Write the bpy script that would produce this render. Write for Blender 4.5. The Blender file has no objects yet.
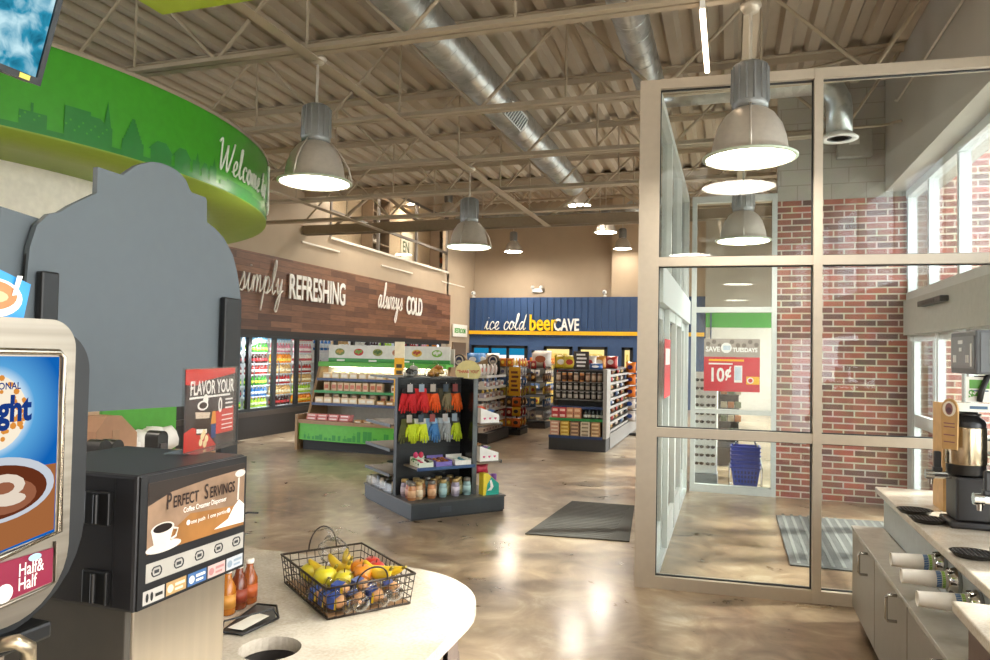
import bpy, bmesh, math, random
from mathutils import Vector, Matrix
random.seed(7)
PI = math.pi
SC = bpy.context.scene
COL = SC.collection
R = math.radians

# ------------------------------------------------------------------ materials
MATS = {}
def srgb(h):
    h = h.lstrip('#')
    out = []
    for i in (0, 2, 4):
        c = int(h[i:i+2], 16) / 255
        out.append(c/12.92 if c <= .04045 else ((c+.055)/1.055)**2.4)
    return tuple(out) + (1,)

def new_mat(name):
    m = bpy.data.materials.new(name); m.use_nodes = True
    nt = m.node_tree; nt.nodes.clear()
    out = nt.nodes.new('ShaderNodeOutputMaterial')
    return m, nt, out

def N(nt, typ, **kw):
    n = nt.nodes.new(typ)
    for k, v in kw.items():
        if k.startswith('_'): setattr(n, k[1:], v)
        else: n.inputs[k.replace('__', ' ')].default_value = v
    return n

def mat(color, rough=.5, metal=0., var=.06, scale=18., coat=0., spec=.5, stretch=None):
    key = (color, rough, metal, var, scale, coat, spec, stretch)
    if key in MATS: return MATS[key]
    m, nt, out = new_mat('paint_' + color.lstrip('#'))
    b = N(nt, 'ShaderNodeBsdfPrincipled', Roughness=rough, Metallic=metal)
    b.inputs['Coat Weight'].default_value = coat
    b.inputs['Specular IOR Level'].default_value = spec
    tc = N(nt, 'ShaderNodeTexCoord')
    nz = N(nt, 'ShaderNodeTexNoise', Scale=scale, Detail=3.)
    src = tc.outputs['Object']
    if stretch:
        mp = N(nt, 'ShaderNodeMapping'); mp.inputs['Scale'].default_value = stretch
        nt.links.new(src, mp.inputs['Vector']); src = mp.outputs['Vector']
    nt.links.new(src, nz.inputs['Vector'])
    c = srgb(color)
    rp = N(nt, 'ShaderNodeValToRGB')
    rp.color_ramp.elements[0].color = tuple(max(0, x*(1-var)) for x in c[:3]) + (1,)
    rp.color_ramp.elements[1].color = tuple(min(1, x*(1+var)) for x in c[:3]) + (1,)
    rp.color_ramp.elements[0].position = .3; rp.color_ramp.elements[1].position = .7
    nt.links.new(nz.outputs['Fac'], rp.inputs['Fac'])
    nt.links.new(rp.outputs['Color'], b.inputs['Base Color'])
    nt.links.new(b.outputs[0], out.inputs[0])
    MATS[key] = m
    return m

def emit(color, strength):
    key = ('e', color, strength)
    if key in MATS: return MATS[key]
    m, nt, out = new_mat('light_' + color.lstrip('#'))
    e = N(nt, 'ShaderNodeEmission', Color=srgb(color), Strength=strength)
    nt.links.new(e.outputs[0], out.inputs[0])
    MATS[key] = m
    return m

def glass_mat(name, tint=(.95, .97, .96, 1), refl=1.0, rough=0.):
    m, nt, out = new_mat(name)
    tr = N(nt, 'ShaderNodeBsdfTransparent', Color=tint)
    gl = N(nt, 'ShaderNodeBsdfGlossy', Roughness=rough)
    fr = N(nt, 'ShaderNodeFresnel'); ge = N(nt, 'ShaderNodeNewGeometry')
    io = N(nt, 'ShaderNodeMapRange'); io.inputs['To Min'].default_value = 1.45; io.inputs['To Max'].default_value = 1/1.45   # same reflectance from both faces of a pane
    nt.links.new(ge.outputs['Backfacing'], io.inputs['Value']); nt.links.new(io.outputs[0], fr.inputs['IOR'])
    mu = N(nt, 'ShaderNodeMath', _operation='MULTIPLY'); mu.inputs[1].default_value = refl
    mx = N(nt, 'ShaderNodeMixShader')
    nt.links.new(fr.outputs[0], mu.inputs[0]); nt.links.new(mu.outputs[0], mx.inputs[0])
    nt.links.new(tr.outputs[0], mx.inputs[1]); nt.links.new(gl.outputs[0], mx.inputs[2])
    nt.links.new(mx.outputs[0], out.inputs[0])
    return m

def axes_vec(nt, a, b, s=1.):
    tc = N(nt, 'ShaderNodeTexCoord'); se = N(nt, 'ShaderNodeSeparateXYZ'); co = N(nt, 'ShaderNodeCombineXYZ')
    nt.links.new(tc.outputs['Object'], se.inputs[0])
    nt.links.new(se.outputs[a], co.inputs[0]); nt.links.new(se.outputs[b], co.inputs[1])
    return co.outputs[0]

def brick_mat(name, a, b, c1, c2, mortar, w, h, ms, rough=.85, bias=0., bump=.3, noise=.35):
    m, nt, out = new_mat(name)
    bs = N(nt, 'ShaderNodeBsdfPrincipled', Roughness=rough)
    v = axes_vec(nt, a, b)
    bt = N(nt, 'ShaderNodeTexBrick', Color1=srgb(c1), Color2=srgb(c2), Mortar=srgb(mortar), Scale=1.)
    bt.inputs['Mortar Size'].default_value = ms; bt.inputs['Bias'].default_value = bias
    bt.inputs['Brick Width'].default_value = w; bt.inputs['Row Height'].default_value = h
    bt.inputs['Mortar Smooth'].default_value = .1
    nt.links.new(v, bt.inputs['Vector'])
    nz = N(nt, 'ShaderNodeTexNoise', Scale=6., Detail=6.)
    nt.links.new(v, nz.inputs['Vector'])
    mx = N(nt, 'ShaderNodeMixRGB', _blend_type='OVERLAY', Fac=noise)
    nt.links.new(bt.outputs['Color'], mx.inputs[1]); nt.links.new(nz.outputs['Color'], mx.inputs[2])
    hs = N(nt, 'ShaderNodeHueSaturation', Saturation=.9)
    nt.links.new(mx.outputs[0], hs.inputs['Color'])
    nt.links.new(hs.outputs[0], bs.inputs['Base Color'])
    bp = N(nt, 'ShaderNodeBump', Strength=bump, Distance=.01, _invert=True)
    nt.links.new(bt.outputs['Fac'], bp.inputs['Height']); nt.links.new(bp.outputs[0], bs.inputs['Normal'])
    nt.links.new(bs.outputs[0], out.inputs[0])
    return m

def wood_wall_mat():
    m, nt, out = new_mat('wood_planks')
    bs = N(nt, 'ShaderNodeBsdfPrincipled', Roughness=.42)
    v = axes_vec(nt, 1, 2)
    bt = N(nt, 'ShaderNodeTexBrick', Color1=srgb('#553524'), Color2=srgb('#8a5f45'), Mortar=srgb('#2a1b14'), Scale=1., _offset=.37)
    bt.inputs['Mortar Size'].default_value = .003; bt.inputs['Brick Width'].default_value = 1.15; bt.inputs['Row Height'].default_value = .13
    nt.links.new(v, bt.inputs['Vector'])
    mp = N(nt, 'ShaderNodeMapping'); mp.inputs['Scale'].default_value = (1.6, 14, 1)
    nt.links.new(v, mp.inputs['Vector'])
    nz = N(nt, 'ShaderNodeTexNoise', Scale=2.2, Detail=5.)
    nt.links.new(mp.outputs[0], nz.inputs['Vector'])
    mx = N(nt, 'ShaderNodeMixRGB', _blend_type='OVERLAY', Fac=.55)
    nt.links.new(bt.outputs['Color'], mx.inputs[1]); nt.links.new(nz.outputs['Fac'], mx.inputs[2])
    nt.links.new(mx.outputs[0], bs.inputs['Base Color'])
    nt.links.new(bs.outputs[0], out.inputs[0])
    return m

def floor_mat():
    m, nt, out = new_mat('polished_concrete')
    bs = N(nt, 'ShaderNodeBsdfPrincipled', Roughness=.2)
    tc = N(nt, 'ShaderNodeTexCoord')
    n1 = N(nt, 'ShaderNodeTexNoise', Scale=.75, Detail=9., Roughness=.62, Distortion=.6)
    n2 = N(nt, 'ShaderNodeTexNoise', Scale=2.6, Detail=8., Roughness=.6, Distortion=1.2)
    for n in (n1, n2): nt.links.new(tc.outputs['Object'], n.inputs['Vector'])
    ad = N(nt, 'ShaderNodeMixRGB', _blend_type='MIX', Fac=.45)
    nt.links.new(n1.outputs['Fac'], ad.inputs[1]); nt.links.new(n2.outputs['Fac'], ad.inputs[2])
    rp = N(nt, 'ShaderNodeValToRGB')
    e = rp.color_ramp.elements
    e[0].position = .36; e[0].color = srgb('#57452f'); e[1].position = .66; e[1].color = srgb('#c9bba4')
    x = e.new(.46); x.color = srgb('#86715a'); x = e.new(.54); x.color = srgb('#a08b70')
    nt.links.new(ad.outputs[0], rp.inputs['Fac'])
    nt.links.new(rp.outputs[0], bs.inputs['Base Color'])
    r2 = N(nt, 'ShaderNodeMapRange'); r2.inputs['To Min'].default_value = .2; r2.inputs['To Max'].default_value = .42
    nt.links.new(n2.outputs['Fac'], r2.inputs['Value']); nt.links.new(r2.outputs[0], bs.inputs['Roughness'])
    bs.inputs['Coat Weight'].default_value = .4; bs.inputs['Coat Roughness'].default_value = .16
    nt.links.new(bs.outputs[0], out.inputs[0])
    return m

def quartz_mat():
    m, nt, out = new_mat('speckled_quartz')
    bs = N(nt, 'ShaderNodeBsdfPrincipled', Roughness=.18)
    tc = N(nt, 'ShaderNodeTexCoord')
    n1 = N(nt, 'ShaderNodeTexNoise', Scale=90., Detail=4.); n2 = N(nt, 'ShaderNodeTexNoise', Scale=7., Detail=5., Distortion=1.)
    for n in (n1, n2): nt.links.new(tc.outputs['Object'], n.inputs['Vector'])
    rp = N(nt, 'ShaderNodeValToRGB'); e = rp.color_ramp.elements
    e[0].position = .3; e[0].color = srgb('#b3a796'); e[1].position = .6; e[1].color = srgb('#cfc5b6')
    mx = N(nt, 'ShaderNodeMixRGB', Fac=.5)
    nt.links.new(n1.outputs['Fac'], mx.inputs[1]); nt.links.new(n2.outputs['Fac'], mx.inputs[2])
    nt.links.new(mx.outputs[0], rp.inputs['Fac']); nt.links.new(rp.outputs[0], bs.inputs['Base Color'])
    nt.links.new(bs.outputs[0], out.inputs[0])
    return m

def ice_mat():
    m, nt, out = new_mat('ice_picture')
    tc = N(nt, 'ShaderNodeTexCoord')
    v1 = N(nt, 'ShaderNodeTexVoronoi', Scale=16., _feature='F1'); n1 = N(nt, 'ShaderNodeTexNoise', Scale=26., Detail=9., Distortion=.5)
    for n in (v1, n1): nt.links.new(tc.outputs['Object'], n.inputs['Vector'])
    mx = N(nt, 'ShaderNodeMixRGB', Fac=.6)
    nt.links.new(v1.outputs['Distance'], mx.inputs[1]); nt.links.new(n1.outputs['Fac'], mx.inputs[2])
    rp = N(nt, 'ShaderNodeValToRGB'); e = rp.color_ramp.elements
    e[0].position = .3; e[0].color = srgb('#0a3d57'); e[1].position = .66; e[1].color = srgb('#c9ecf6')
    x = e.new(.47); x.color = srgb('#2f93b4')
    em = N(nt, 'ShaderNodeEmission', Strength=.5)
    nt.links.new(mx.outputs[0], rp.inputs['Fac']); nt.links.new(rp.outputs[0], em.inputs[0]); nt.links.new(em.outputs[0], out.inputs[0])
    return m

def burst_mat(center, size, c0, c1, c2, strength):
    """backlit graphic: bright round burst fading to blue; centre in object coordinates"""
    m, nt, out = new_mat('backlit_burst')
    tc = N(nt, 'ShaderNodeTexCoord'); vm = N(nt, 'ShaderNodeVectorMath', _operation='DISTANCE')
    vm.inputs[1].default_value = center
    nt.links.new(tc.outputs['Object'], vm.inputs[0])
    mr = N(nt, 'ShaderNodeMapRange'); mr.inputs['From Max'].default_value = size
    nt.links.new(vm.outputs['Value'], mr.inputs['Value'])
    rp = N(nt, 'ShaderNodeValToRGB'); e = rp.color_ramp.elements
    e[0].position = .0; e[0].color = srgb(c0); e[1].position = 1.; e[1].color = srgb(c2)
    x = e.new(.45); x.color = srgb(c0); x = e.new(.58); x.color = srgb(c1)
    em = N(nt, 'ShaderNodeEmission', Strength=strength)
    nt.links.new(mr.outputs[0], rp.inputs['Fac']); nt.links.new(rp.outputs[0], em.inputs[0]); nt.links.new(em.outputs[0], out.inputs[0])
    return m

def galv_mat():
    m, nt, out = new_mat('galvanized_steel')
    bs = N(nt, 'ShaderNodeBsdfPrincipled', Roughness=.33, Metallic=.9)
    tc = N(nt, 'ShaderNodeTexCoord')
    v = N(nt, 'ShaderNodeTexVoronoi', Scale=14.)
    nt.links.new(tc.outputs['Object'], v.inputs['Vector'])
    rp = N(nt, 'ShaderNodeValToRGB'); e = rp.color_ramp.elements
    e[0].color = srgb('#b3b8b8'); e[1].color = srgb('#d2d6d6')
    nt.links.new(v.outputs['Color'], rp.inputs['Fac']); nt.links.new(rp.outputs[0], bs.inputs['Base Color'])
    nt.links.new(bs.outputs[0], out.inputs[0])
    return m

STEEL = mat('#b5aca0', .3, 1., .08, 60., stretch=(.02, 1, 1))
CHROME = mat('#c9c9c7', .12, 1., .02)
BLACK = mat('#0f1011', .45)
BLACKM = mat('#222326', .7)
CHAR = mat('#3a3e42', .55)
WHITE = mat('#efefec', .5)
GALV = galv_mat()
BEIGE = mat('#b5a792', .7, var=.03, scale=3)         # painted roof steel
TAN = mat('#b5a38c', .8, var=.03, scale=2)
GREY = mat('#b7b1a7', .8, var=.03, scale=2)
ALU = mat('#c2b6a5', .45, .15, .03)
WALU = mat('#cdd2d0', .4, .2, .03)
GLASS = glass_mat('window_glass')
CGLASS = glass_mat('cooler_glass', (.97, .98, .98, 1), .6)
PLASTIC = glass_mat('clear_plastic', (.96, .96, .95, 1), 1.2, .15)
LENS = emit('#fff4e4', 15.); LENSHB = emit('#fff4e4', 75.)

# ------------------------------------------------------------------ mesh builder
class MB:
    def __init__(s): s.bm = bmesh.new(); s.mi = 0; s.T = None
    def m(s, i): s.mi = i; return s
    def _add(s, vs, fs, smooth=False):
        T = s.T
        bv = [s.bm.verts.new(T @ Vector(v) if T else v) for v in vs]
        for f in fs:
            try:
                fc = s.bm.faces.new([bv[i] for i in f]); fc.material_index = s.mi; fc.smooth = smooth
            except ValueError: pass
        return bv
    def box(s, x0, x1, y0, y1, z0, z1):
        v = [(x, y, z) for x in (x0, x1) for y in (y0, y1) for z in (z0, z1)]
        s._add(v, [(0,1,3,2),(4,6,7,5),(0,4,5,1),(2,3,7,6),(0,2,6,4),(1,5,7,3)]); return s
    def bbox(s, x0, x1, y0, y1, z0, z1, b=.01):
        """box with chamfered edges"""
        b = min(b, (x1-x0)*.45, (y1-y0)*.45, (z1-z0)*.45)
        bm2 = bmesh.new()
        v = [bm2.verts.new((x, y, z)) for x in (x0, x1) for y in (y0, y1) for z in (z0, z1)]
        for f in [(0,1,3,2),(4,6,7,5),(0,4,5,1),(2,3,7,6),(0,2,6,4),(1,5,7,3)]: bm2.faces.new([v[i] for i in f])
        bmesh.ops.bevel(bm2, geom=list(bm2.edges), offset=b, segments=2, affect='EDGES', profile=.5)
        s.merge(bm2); return s
    def merge(s, bm2, smooth=False):
        bm2.verts.index_update()
        s._add([tuple(v.co) for v in bm2.verts], [[v.index for v in f.verts] for f in bm2.faces], smooth)
        bm2.free()
    def quad(s, a, b, c, d): s._add([a, b, c, d], [(0,1,2,3)]); return s
    def poly(s, pts): s._add(pts, [tuple(range(len(pts)))]); return s
    def prism(s, pts, axis, a, b):
        """2-D outline (list of (p,q)) extruded along axis from a to b"""
        def P(p, q, t): return (t, p, q) if axis == 0 else (p, t, q) if axis == 1 else (p, q, t)
        n = len(pts)
        s._add([P(p, q, a) for p, q in pts] + [P(p, q, b) for p, q in pts],
               [tuple(range(n)), tuple(range(2*n-1, n-1, -1))] + [(i, (i+1) % n, n+(i+1) % n, n+i) for i in range(n)]); return s
    def cyl(s, p0, p1, r0, r1=None, n=12, caps=True, smooth=True):
        r1 = r0 if r1 is None else r1
        p0, p1 = Vector(p0), Vector(p1); d = (p1-p0).normalized()
        a = d.orthogonal().normalized(); b = d.cross(a)
        vs = [p + (a*math.cos(2*PI*i/n) + b*math.sin(2*PI*i/n))*r for p, r in ((p0, r0), (p1, r1)) for i in range(n)]
        s._add(vs, [(i, (i+1) % n, n+(i+1) % n, n+i) for i in range(n)], smooth)
        if caps:
            s._add(vs[:n], [tuple(range(n))]); s._add(vs[n:], [tuple(range(n))])
        return s
    def tube(s, pts, r, n=6, closed=False, smooth=True):
        pts = [Vector(p) for p in pts]; k = len(pts); rings = []
        up = Vector((.13, .21, .97)).normalized()
        for i, p in enumerate(pts):
            if closed: d = pts[(i+1) % k] - pts[i-1]
            else: d = pts[min(i+1, k-1)] - pts[max(i-1, 0)]
            d.normalize()
            a = d.cross(up)
            if a.length < .05: a = d.cross(Vector((1, 0, 0)))
            a.normalize(); b = d.cross(a)
            rr = r[i] if isinstance(r, (list, tuple)) else r
            rings += [p + (a*math.cos(2*PI*j/n) + b*math.sin(2*PI*j/n))*rr for j in range(n)]
        fs = []
        for i in range(k if closed else k-1):
            o, q = i*n, ((i+1) % k)*n
            fs += [(o+j, o+(j+1) % n, q+(j+1) % n, q+j) for j in range(n)]
        if not closed: fs += [tuple(range(n)), tuple(range((k-1)*n, k*n))]
        s._add(rings, fs, smooth); return s
    def lathe(s, prof, n=16, c=(0, 0, 0), smooth=True, sx=1., sy=1., caps=True):
        vs = []; fs = []
        for r, z in prof: vs += [(c[0]+r*math.cos(2*PI*j/n)*sx, c[1]+r*math.sin(2*PI*j/n)*sy, c[2]+z) for j in range(n)]
        for i in range(len(prof)-1):
            fs += [(i*n+j, i*n+(j+1) % n, (i+1)*n+(j+1) % n, (i+1)*n+j) for j in range(n)]
        if caps and prof[0][0] > 0: fs.append(tuple(range(n)))
        if caps and prof[-1][0] > 0: fs.append(tuple(range((len(prof)-1)*n, len(prof)*n)))
        s._add(vs, fs, smooth); return s
    def ell(s, c, rx, ry, rz, n=10, k=7):
        s.lathe([(max(1e-4, math.sin(PI*i/k)), -math.cos(PI*i/k)*rz) for i in range(k+1)], n, c, True, rx, ry); return s
    def disc(s, c, r, axis=0, n=20, rx=1., rz=1.):
        """flat filled ellipse whose normal is along axis"""
        pts = []
        for i in range(n):
            a = 2*PI*i/n; p, q = r*rx*math.cos(a), r*rz*math.sin(a)
            pts.append((c[0], c[1]+p, c[2]+q) if axis == 0 else (c[0]+p, c[1], c[2]+q) if axis == 1 else (c[0]+p, c[1]+q, c[2]))
        s._add(pts, [tuple(range(n))]); return s
    def text(s, t, M, size, ex=.0, xs=1., bold=0., align='LEFT', fn=None):
        cu = bpy.data.curves.new('t', 'FONT'); cu.body = t; cu.size = size; cu.extrude = ex; cu.offset = bold; cu.align_x = align; cu.resolution_u = 3
        o = bpy.data.objects.new('t', cu); COL.objects.link(o)
        dg = bpy.context.evaluated_depsgraph_get(); dg.update()
        me = bpy.data.meshes.new_from_object(o.evaluated_get(dg))
        S = Matrix.Diagonal((xs, 1, 1, 1))
        vs = [(fn(S @ v.co) if fn else M @ (S @ v.co)) for v in me.vertices]
        s._add(vs, [tuple(p.vertices) for p in me.polygons])
        bpy.data.objects.remove(o); bpy.data.curves.remove(cu); bpy.data.meshes.remove(me); return s
    def done(s): return s

def ob(name, mb, mats, parent=None, label=None, cat=None, group=None, kind=None, loc=None, rz=0., smooth=None):
    me = bpy.data.meshes.new(name)
    bmesh.ops.recalc_face_normals(mb.bm, faces=list(mb.bm.faces))
    mb.bm.to_mesh(me); mb.bm.free()
    for m in (mats if isinstance(mats, (list, tuple)) else [mats]): me.materials.append(m)
    o = bpy.data.objects.new(name, me); COL.objects.link(o)
    if parent: o.parent = parent
    if loc is not None: o.location = loc
    o.rotation_euler = (0, 0, rz)
    if label: o['label'] = label
    if cat: o['category'] = cat
    if group: o['group'] = group
    if kind: o['kind'] = kind
    return o

def thing(name, label, cat, loc=(0, 0, 0), rz=0., group=None, kind=None):
    o = bpy.data.objects.new(name, None); COL.objects.link(o); o.empty_display_size = .1
    o.location = loc; o.rotation_euler = (0, 0, rz)
    o['label'] = label; o['category'] = cat
    if group: o['group'] = group
    if kind: o['kind'] = kind
    return o

def struct(name, mb, m): return ob(name, mb, m, kind='structure')

CH = {}
def dup(root, loc, rz=None, label=None, group=None, scale=None):
    r = root.copy(); COL.objects.link(r); r.location = loc
    if rz is not None: r.rotation_euler = (r.rotation_euler[0], r.rotation_euler[1], rz)
    if scale: r.scale = scale
    if label: r['label'] = label
    if group: r['group'] = group
    for ch in kids(root):
        c = ch.copy(); COL.objects.link(c); c.parent = r
        for g in kids(ch):
            d = g.copy(); COL.objects.link(d); d.parent = c
    return r
def kids(o):
    if o.name not in CH: CH[o.name] = [x for x in o.children]
    return CH[o.name]

def bb(*a, b=.01): return MB().bbox(*a, b=b)
def bx(*a): return MB().box(*a)
def rot_x(o, a): o.rotation_euler[0] = a

ORD = ['first', 'second', 'third', 'fourth', 'fifth', 'sixth', 'seventh', 'eighth', 'ninth', 'tenth', 'eleventh', 'twelfth', 'thirteenth', 'fourteenth']

def spline(pts, k=5):
    P = [Vector(p) for p in pts]; out = []
    for i in range(len(P)-1):
        p0, p1, p2, p3 = P[max(i-1, 0)], P[i], P[i+1], P[min(i+2, len(P)-1)]
        for j in range(k):
            t = j/k
            out.append(.5*((2*p1) + (p2-p0)*t + (2*p0-5*p1+4*p2-p3)*t*t + (3*p1-p0-3*p2+p3)*t**3))
    out.append(P[-1]); return out

CUR = {
 'i': (.6, [[(0,.1),(.22,.85),(.28,1),(.27,.3),(.4,.02),(.6,.2)], [(.36,1.45),(.38,1.5)]]),
 'c': (.72, [[(.6,.75),(.52,.98),(.3,.95),(.12,.55),(.2,.1),(.45,0),(.72,.28)]]),
 'e': (.75, [[(0,.2),(.4,.45),(.55,.85),(.35,1),(.13,.6),(.2,.15),(.45,0),(.75,.25)]]),
 'o': (.8, [[(0,.3),(.2,.9),(.45,1),(.65,.5),(.4,0),(.15,.4),(.35,.95),(.8,.8)]]),
 'l': (.62, [[(0,.2),(.35,1.2),(.4,1.95),(.22,1.85),(.18,.5),(.35,0),(.62,.25)]]),
 'd': (1., [[(.6,.85),(.35,1),(.1,.5),(.25,0),(.55,.45),(.8,1.95),(.66,.4),(.78,0),(1,.25)]]),
 's': (.7, [[(0,.1),(.35,.8),(.4,1.05),(.55,.5),(.45,.05),(.15,.08),(.42,.02),(.7,.25)]]),
 'm': (1.25, [[(0,.1),(.18,.95),(.22,.02),(.3,.7),(.5,1),(.58,.6),(.6,.02),(.68,.7),(.88,1),(.95,.5),(1.0,.05),(1.25,.25)]]),
 'n': (.9, [[(0,.1),(.18,.95),(.22,.02),(.3,.7),(.5,1),(.6,.6),(.64,.05),(.9,.25)]]),
 'p': (.95, [[(0,.2),(.25,1),(.2,0),(.08,-1),(.25,.4),(.5,1),(.72,.6),(.55,.05),(.3,.1),(.6,.02),(.95,.25)]]),
 'y': (.9, [[(0,.5),(.15,1),(.2,.3),(.4,.1),(.65,.95),(.6,0),(.38,-.95),(.12,-.8),(.4,-.1),(.9,.3)]]),
 'a': (.95, [[(.6,.85),(.35,1),(.1,.5),(.25,0),(.52,.45),(.64,1),(.6,.3),(.75,0),(.95,.25)]]),
 'w': (1.1, [[(0,.5),(.15,1),(.15,.3),(.35,0),(.5,.5),(.55,.95),(.55,.3),(.75,0),(.93,.6),(.92,1),(1.1,.85)]]),
 't': (.7, [[(0,.2),(.3,1.1),(.38,1.75),(.28,.4),(.42,0),(.7,.25)], [(.1,1.15),(.62,1.2)]]),
 'W': (1.75, [[(0,1.75),(.25,2),(.32,.9),(.45,0),(.8,1.1),(.95,1.75),(.98,.8),(1.12,0),(1.5,1.1),(1.72,2.05)]]),
 'T': (1.3, [[(.1,1.7),(.4,2),(1.3,2)], [(.75,2),(.7,1),(.5,.1),(.2,.1)]]), ' ': (.55, []),
}
def cursive(mb, txt, size, r, fn, slant=.18):
    """hand-lettered script: each stroke a thin round tube; fn maps (u, v) to a point"""
    x = 0.
    for ch in txt:
        w, st = CUR[ch]
        for s in st:
            pts = spline([(x+p[0]+slant*p[1], p[1], 0) for p in s], 4)
            mb.tube([fn(p.x*size, p.y*size) for p in pts], r, 5)
        x += w
    return x*size

# ------------------------------------------------------------------ camera
CAMH = 1.78
def cam():
    yaw, pitch, roll, F = .316536, .030901, .018739, 720.5
    f = Vector((-math.sin(yaw)*math.cos(pitch), math.cos(yaw)*math.cos(pitch), math.sin(pitch)))
    r = Vector((math.cos(yaw), math.sin(yaw), 0)); u = r.cross(f)
    c, s = math.cos(roll), math.sin(roll)
    r2 = c*r + s*u; u2 = -s*r + c*u
    cd = bpy.data.cameras.new('camera'); o = bpy.data.objects.new('camera', cd); COL.objects.link(o)
    M = Matrix((r2, u2, -f)).transposed().to_4x4(); M.translation = (0, 0, CAMH)
    o.matrix_world = M; cd.sensor_width = 36; cd.lens = 36*F/990; cd.clip_start = .02; cd.clip_end = 200
    SC.camera = o
cam()

# ------------------------------------------------------------------ room shell
XW, XR = 2.1, 1.81        # window plane and inner face of the bulkhead over the windows
YB, YBLUE = 25.0, 24.5    # far wall and the blue cooler front
XC = -9.0                 # drinks cooler front
struct('floor', MB().box(-13, 2.4, -3, 26, -.2, 0), floor_mat())

TANW = TAN
# wall with the drinks coolers: wood band, plaster, loft opening
mb = MB(); mb.box(XC-.12, XC, 9.2, 22.6, 2.13, 3.68)
struct('trim_1', mb, wood_wall_mat())
mb = MB()
mb.box(XC-.2, XC-.02, 6, 22.45, 3.68, 4.40); mb.box(XC-.2, XC-.02, 6, 14.9, 4.40, 7.4); mb.box(XC-.2, XC-.02, 14.9, 22.3, 6.25, 7.4)
mb.box(XC-.2, XC-.02, 22.3, YB, 0, 7.4)
struct('wall_left', mb, TANW)
struct('trim_2', MB().box(XC-.06, XC+.03, 14.85, 22.35, 4.38, 4.44), mat('#e4ddd0', .6))
for k, (a, b, z) in enumerate([(13.7, 15.3, 4.12), (17.5, 19.5, 4.06), (21.8, 23.9, 4.05)]):
    struct('trim_%d' % (3+k), MB().box(XC-.03, XC+.012, a, b, z, z+.035), mat('#e9e2d6', .6))
struct('wall_back', MB().box(-9.2, 2.2, YB, YB+.2, 0, 7.4), TANW)
struct('wall_side', MB().box(-3.9, 2.2, YB-.35, YB-.01, 3.7, 7.4), mat('#c4b096', .8, var=.03, scale=2))
# blue corrugated cooler front
mb = MB(); x = -9.0
while x < -.8:
    mb.box(x, min(x+.2, -.8), YBLUE, YBLUE+.06, 2.35, 3.72); mb.box(x+.2, x+.24, YBLUE-.045, YBLUE+.06, 2.35, 3.72); x += .24
mb.box(-9, -.8, YBLUE+.02, YBLUE+.3, 3.66, 3.74)
BLUE = mat('#2f4c77', .45, .1, .05)
struct('wall_blue', mb, BLUE)
struct('wall_below', MB().box(-9, -.8, YBLUE+.04, YBLUE+.2, 0, 2.36), mat('#35507a', .55))
struct('trim_7', MB().box(-9, -.82, YBLUE-.07, YBLUE-.046, 2.42, 2.55), mat('#f2b71c', .45))
# bulkhead over the windows, brick return wall, block above
mb = MB(); mb.box(XR, XW+.3, -2.5, 9.95, 3.86, 6)
struct('wall_right', mb, GREY)
BR = brick_mat('red_brick', 0, 2, '#a9573e', '#6c5048', '#c3b5a2', .245, .081, .0095)
struct('wall_brick', MB().box(.565, XW, 9.95, 10.2, 0, 3.80), BR)
struct('wall_block', MB().box(.565, XW, 9.96, 10.19, 3.80, 5.6), brick_mat('painted_block', 0, 2, '#aea89d', '#b3ada2', '#9c968b', .4, .2, .006, noise=.1))
mb = MB(); mb.box(XW, XW+.25, 10.2, YB, 3.6, 7.4); mb.box(XW, XW+.25, 10.2, YB, 0, .3)
y = 10.25
while y < 24.5: mb.box(XW, XW+.25, y, y+.12, .3, 3.6); y += 1.9
struct('wall_front', mb, TANW)
struct('window_9', MB().box(XW+.1, XW+.11, 10.3, 24.4, .3, 3.6), GLASS)
struct('wall_rear', MB().box(-13, 2.4, -3.1, -2.9, 0, 7.3), mat('#cfc6b8', .7))
# high window strip and door header on the right
mb = MB()
ys = [9.93, 8.95, 7.85, 6.75, 5.6, 4.4, 3.2, 2.0, .8, -.4, -1.6]
for y in ys: mb.box(XW-.05, XW+.05, y-.035, y+.035, 2.55, 3.86)
mb.box(XW-.06, XW+.06, -2.5, 9.95, 3.77, 3.86); mb.box(XW-.06, XW+.06, -2.5, 9.95, 2.5, 2.6)
struct('window_1', mb, WALU)
struct('window_2', MB().box(XW-.006, XW+.006, -2.5, 9.9, 2.6, 3.77), GLASS)
struct('trim_8', MB().box(XW-.09, XW+.07, -2.5, 9.95, 2.08, 2.5), mat('#b9bab4', .5, .1))
# sliding entrance in the window wall
d = MB(); d.box(XW-.05, XW+.05, 9.72, 9.93, 0, 2.08)
for y0, y1 in ((8.72, 9.72), (7.7, 8.68), (6.65, 7.66), (5.6, 6.6), (4.5, 5.55), (3.3, 4.45), (2, 3.25)):
    d.box(XW-.04, XW+.03, y0, y0+.09, 0, 2.08); d.box(XW-.04, XW+.03, y1-.09, y1, 0, 2.08)
    d.box(XW-.035, XW+.025, y0+.09, y1-.09, 0, .25); d.box(XW-.035, XW+.025, y0+.09, y1-.09, 1.0, 1.14); d.box(XW-.035, XW+.025, y0+.09, y1-.09, 2.0, 2.08)
struct('door_1', d, WALU)
struct('door_2', MB().box(XW-.012, XW, 2, 9.72, .25, 2.0), GLASS)

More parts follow.
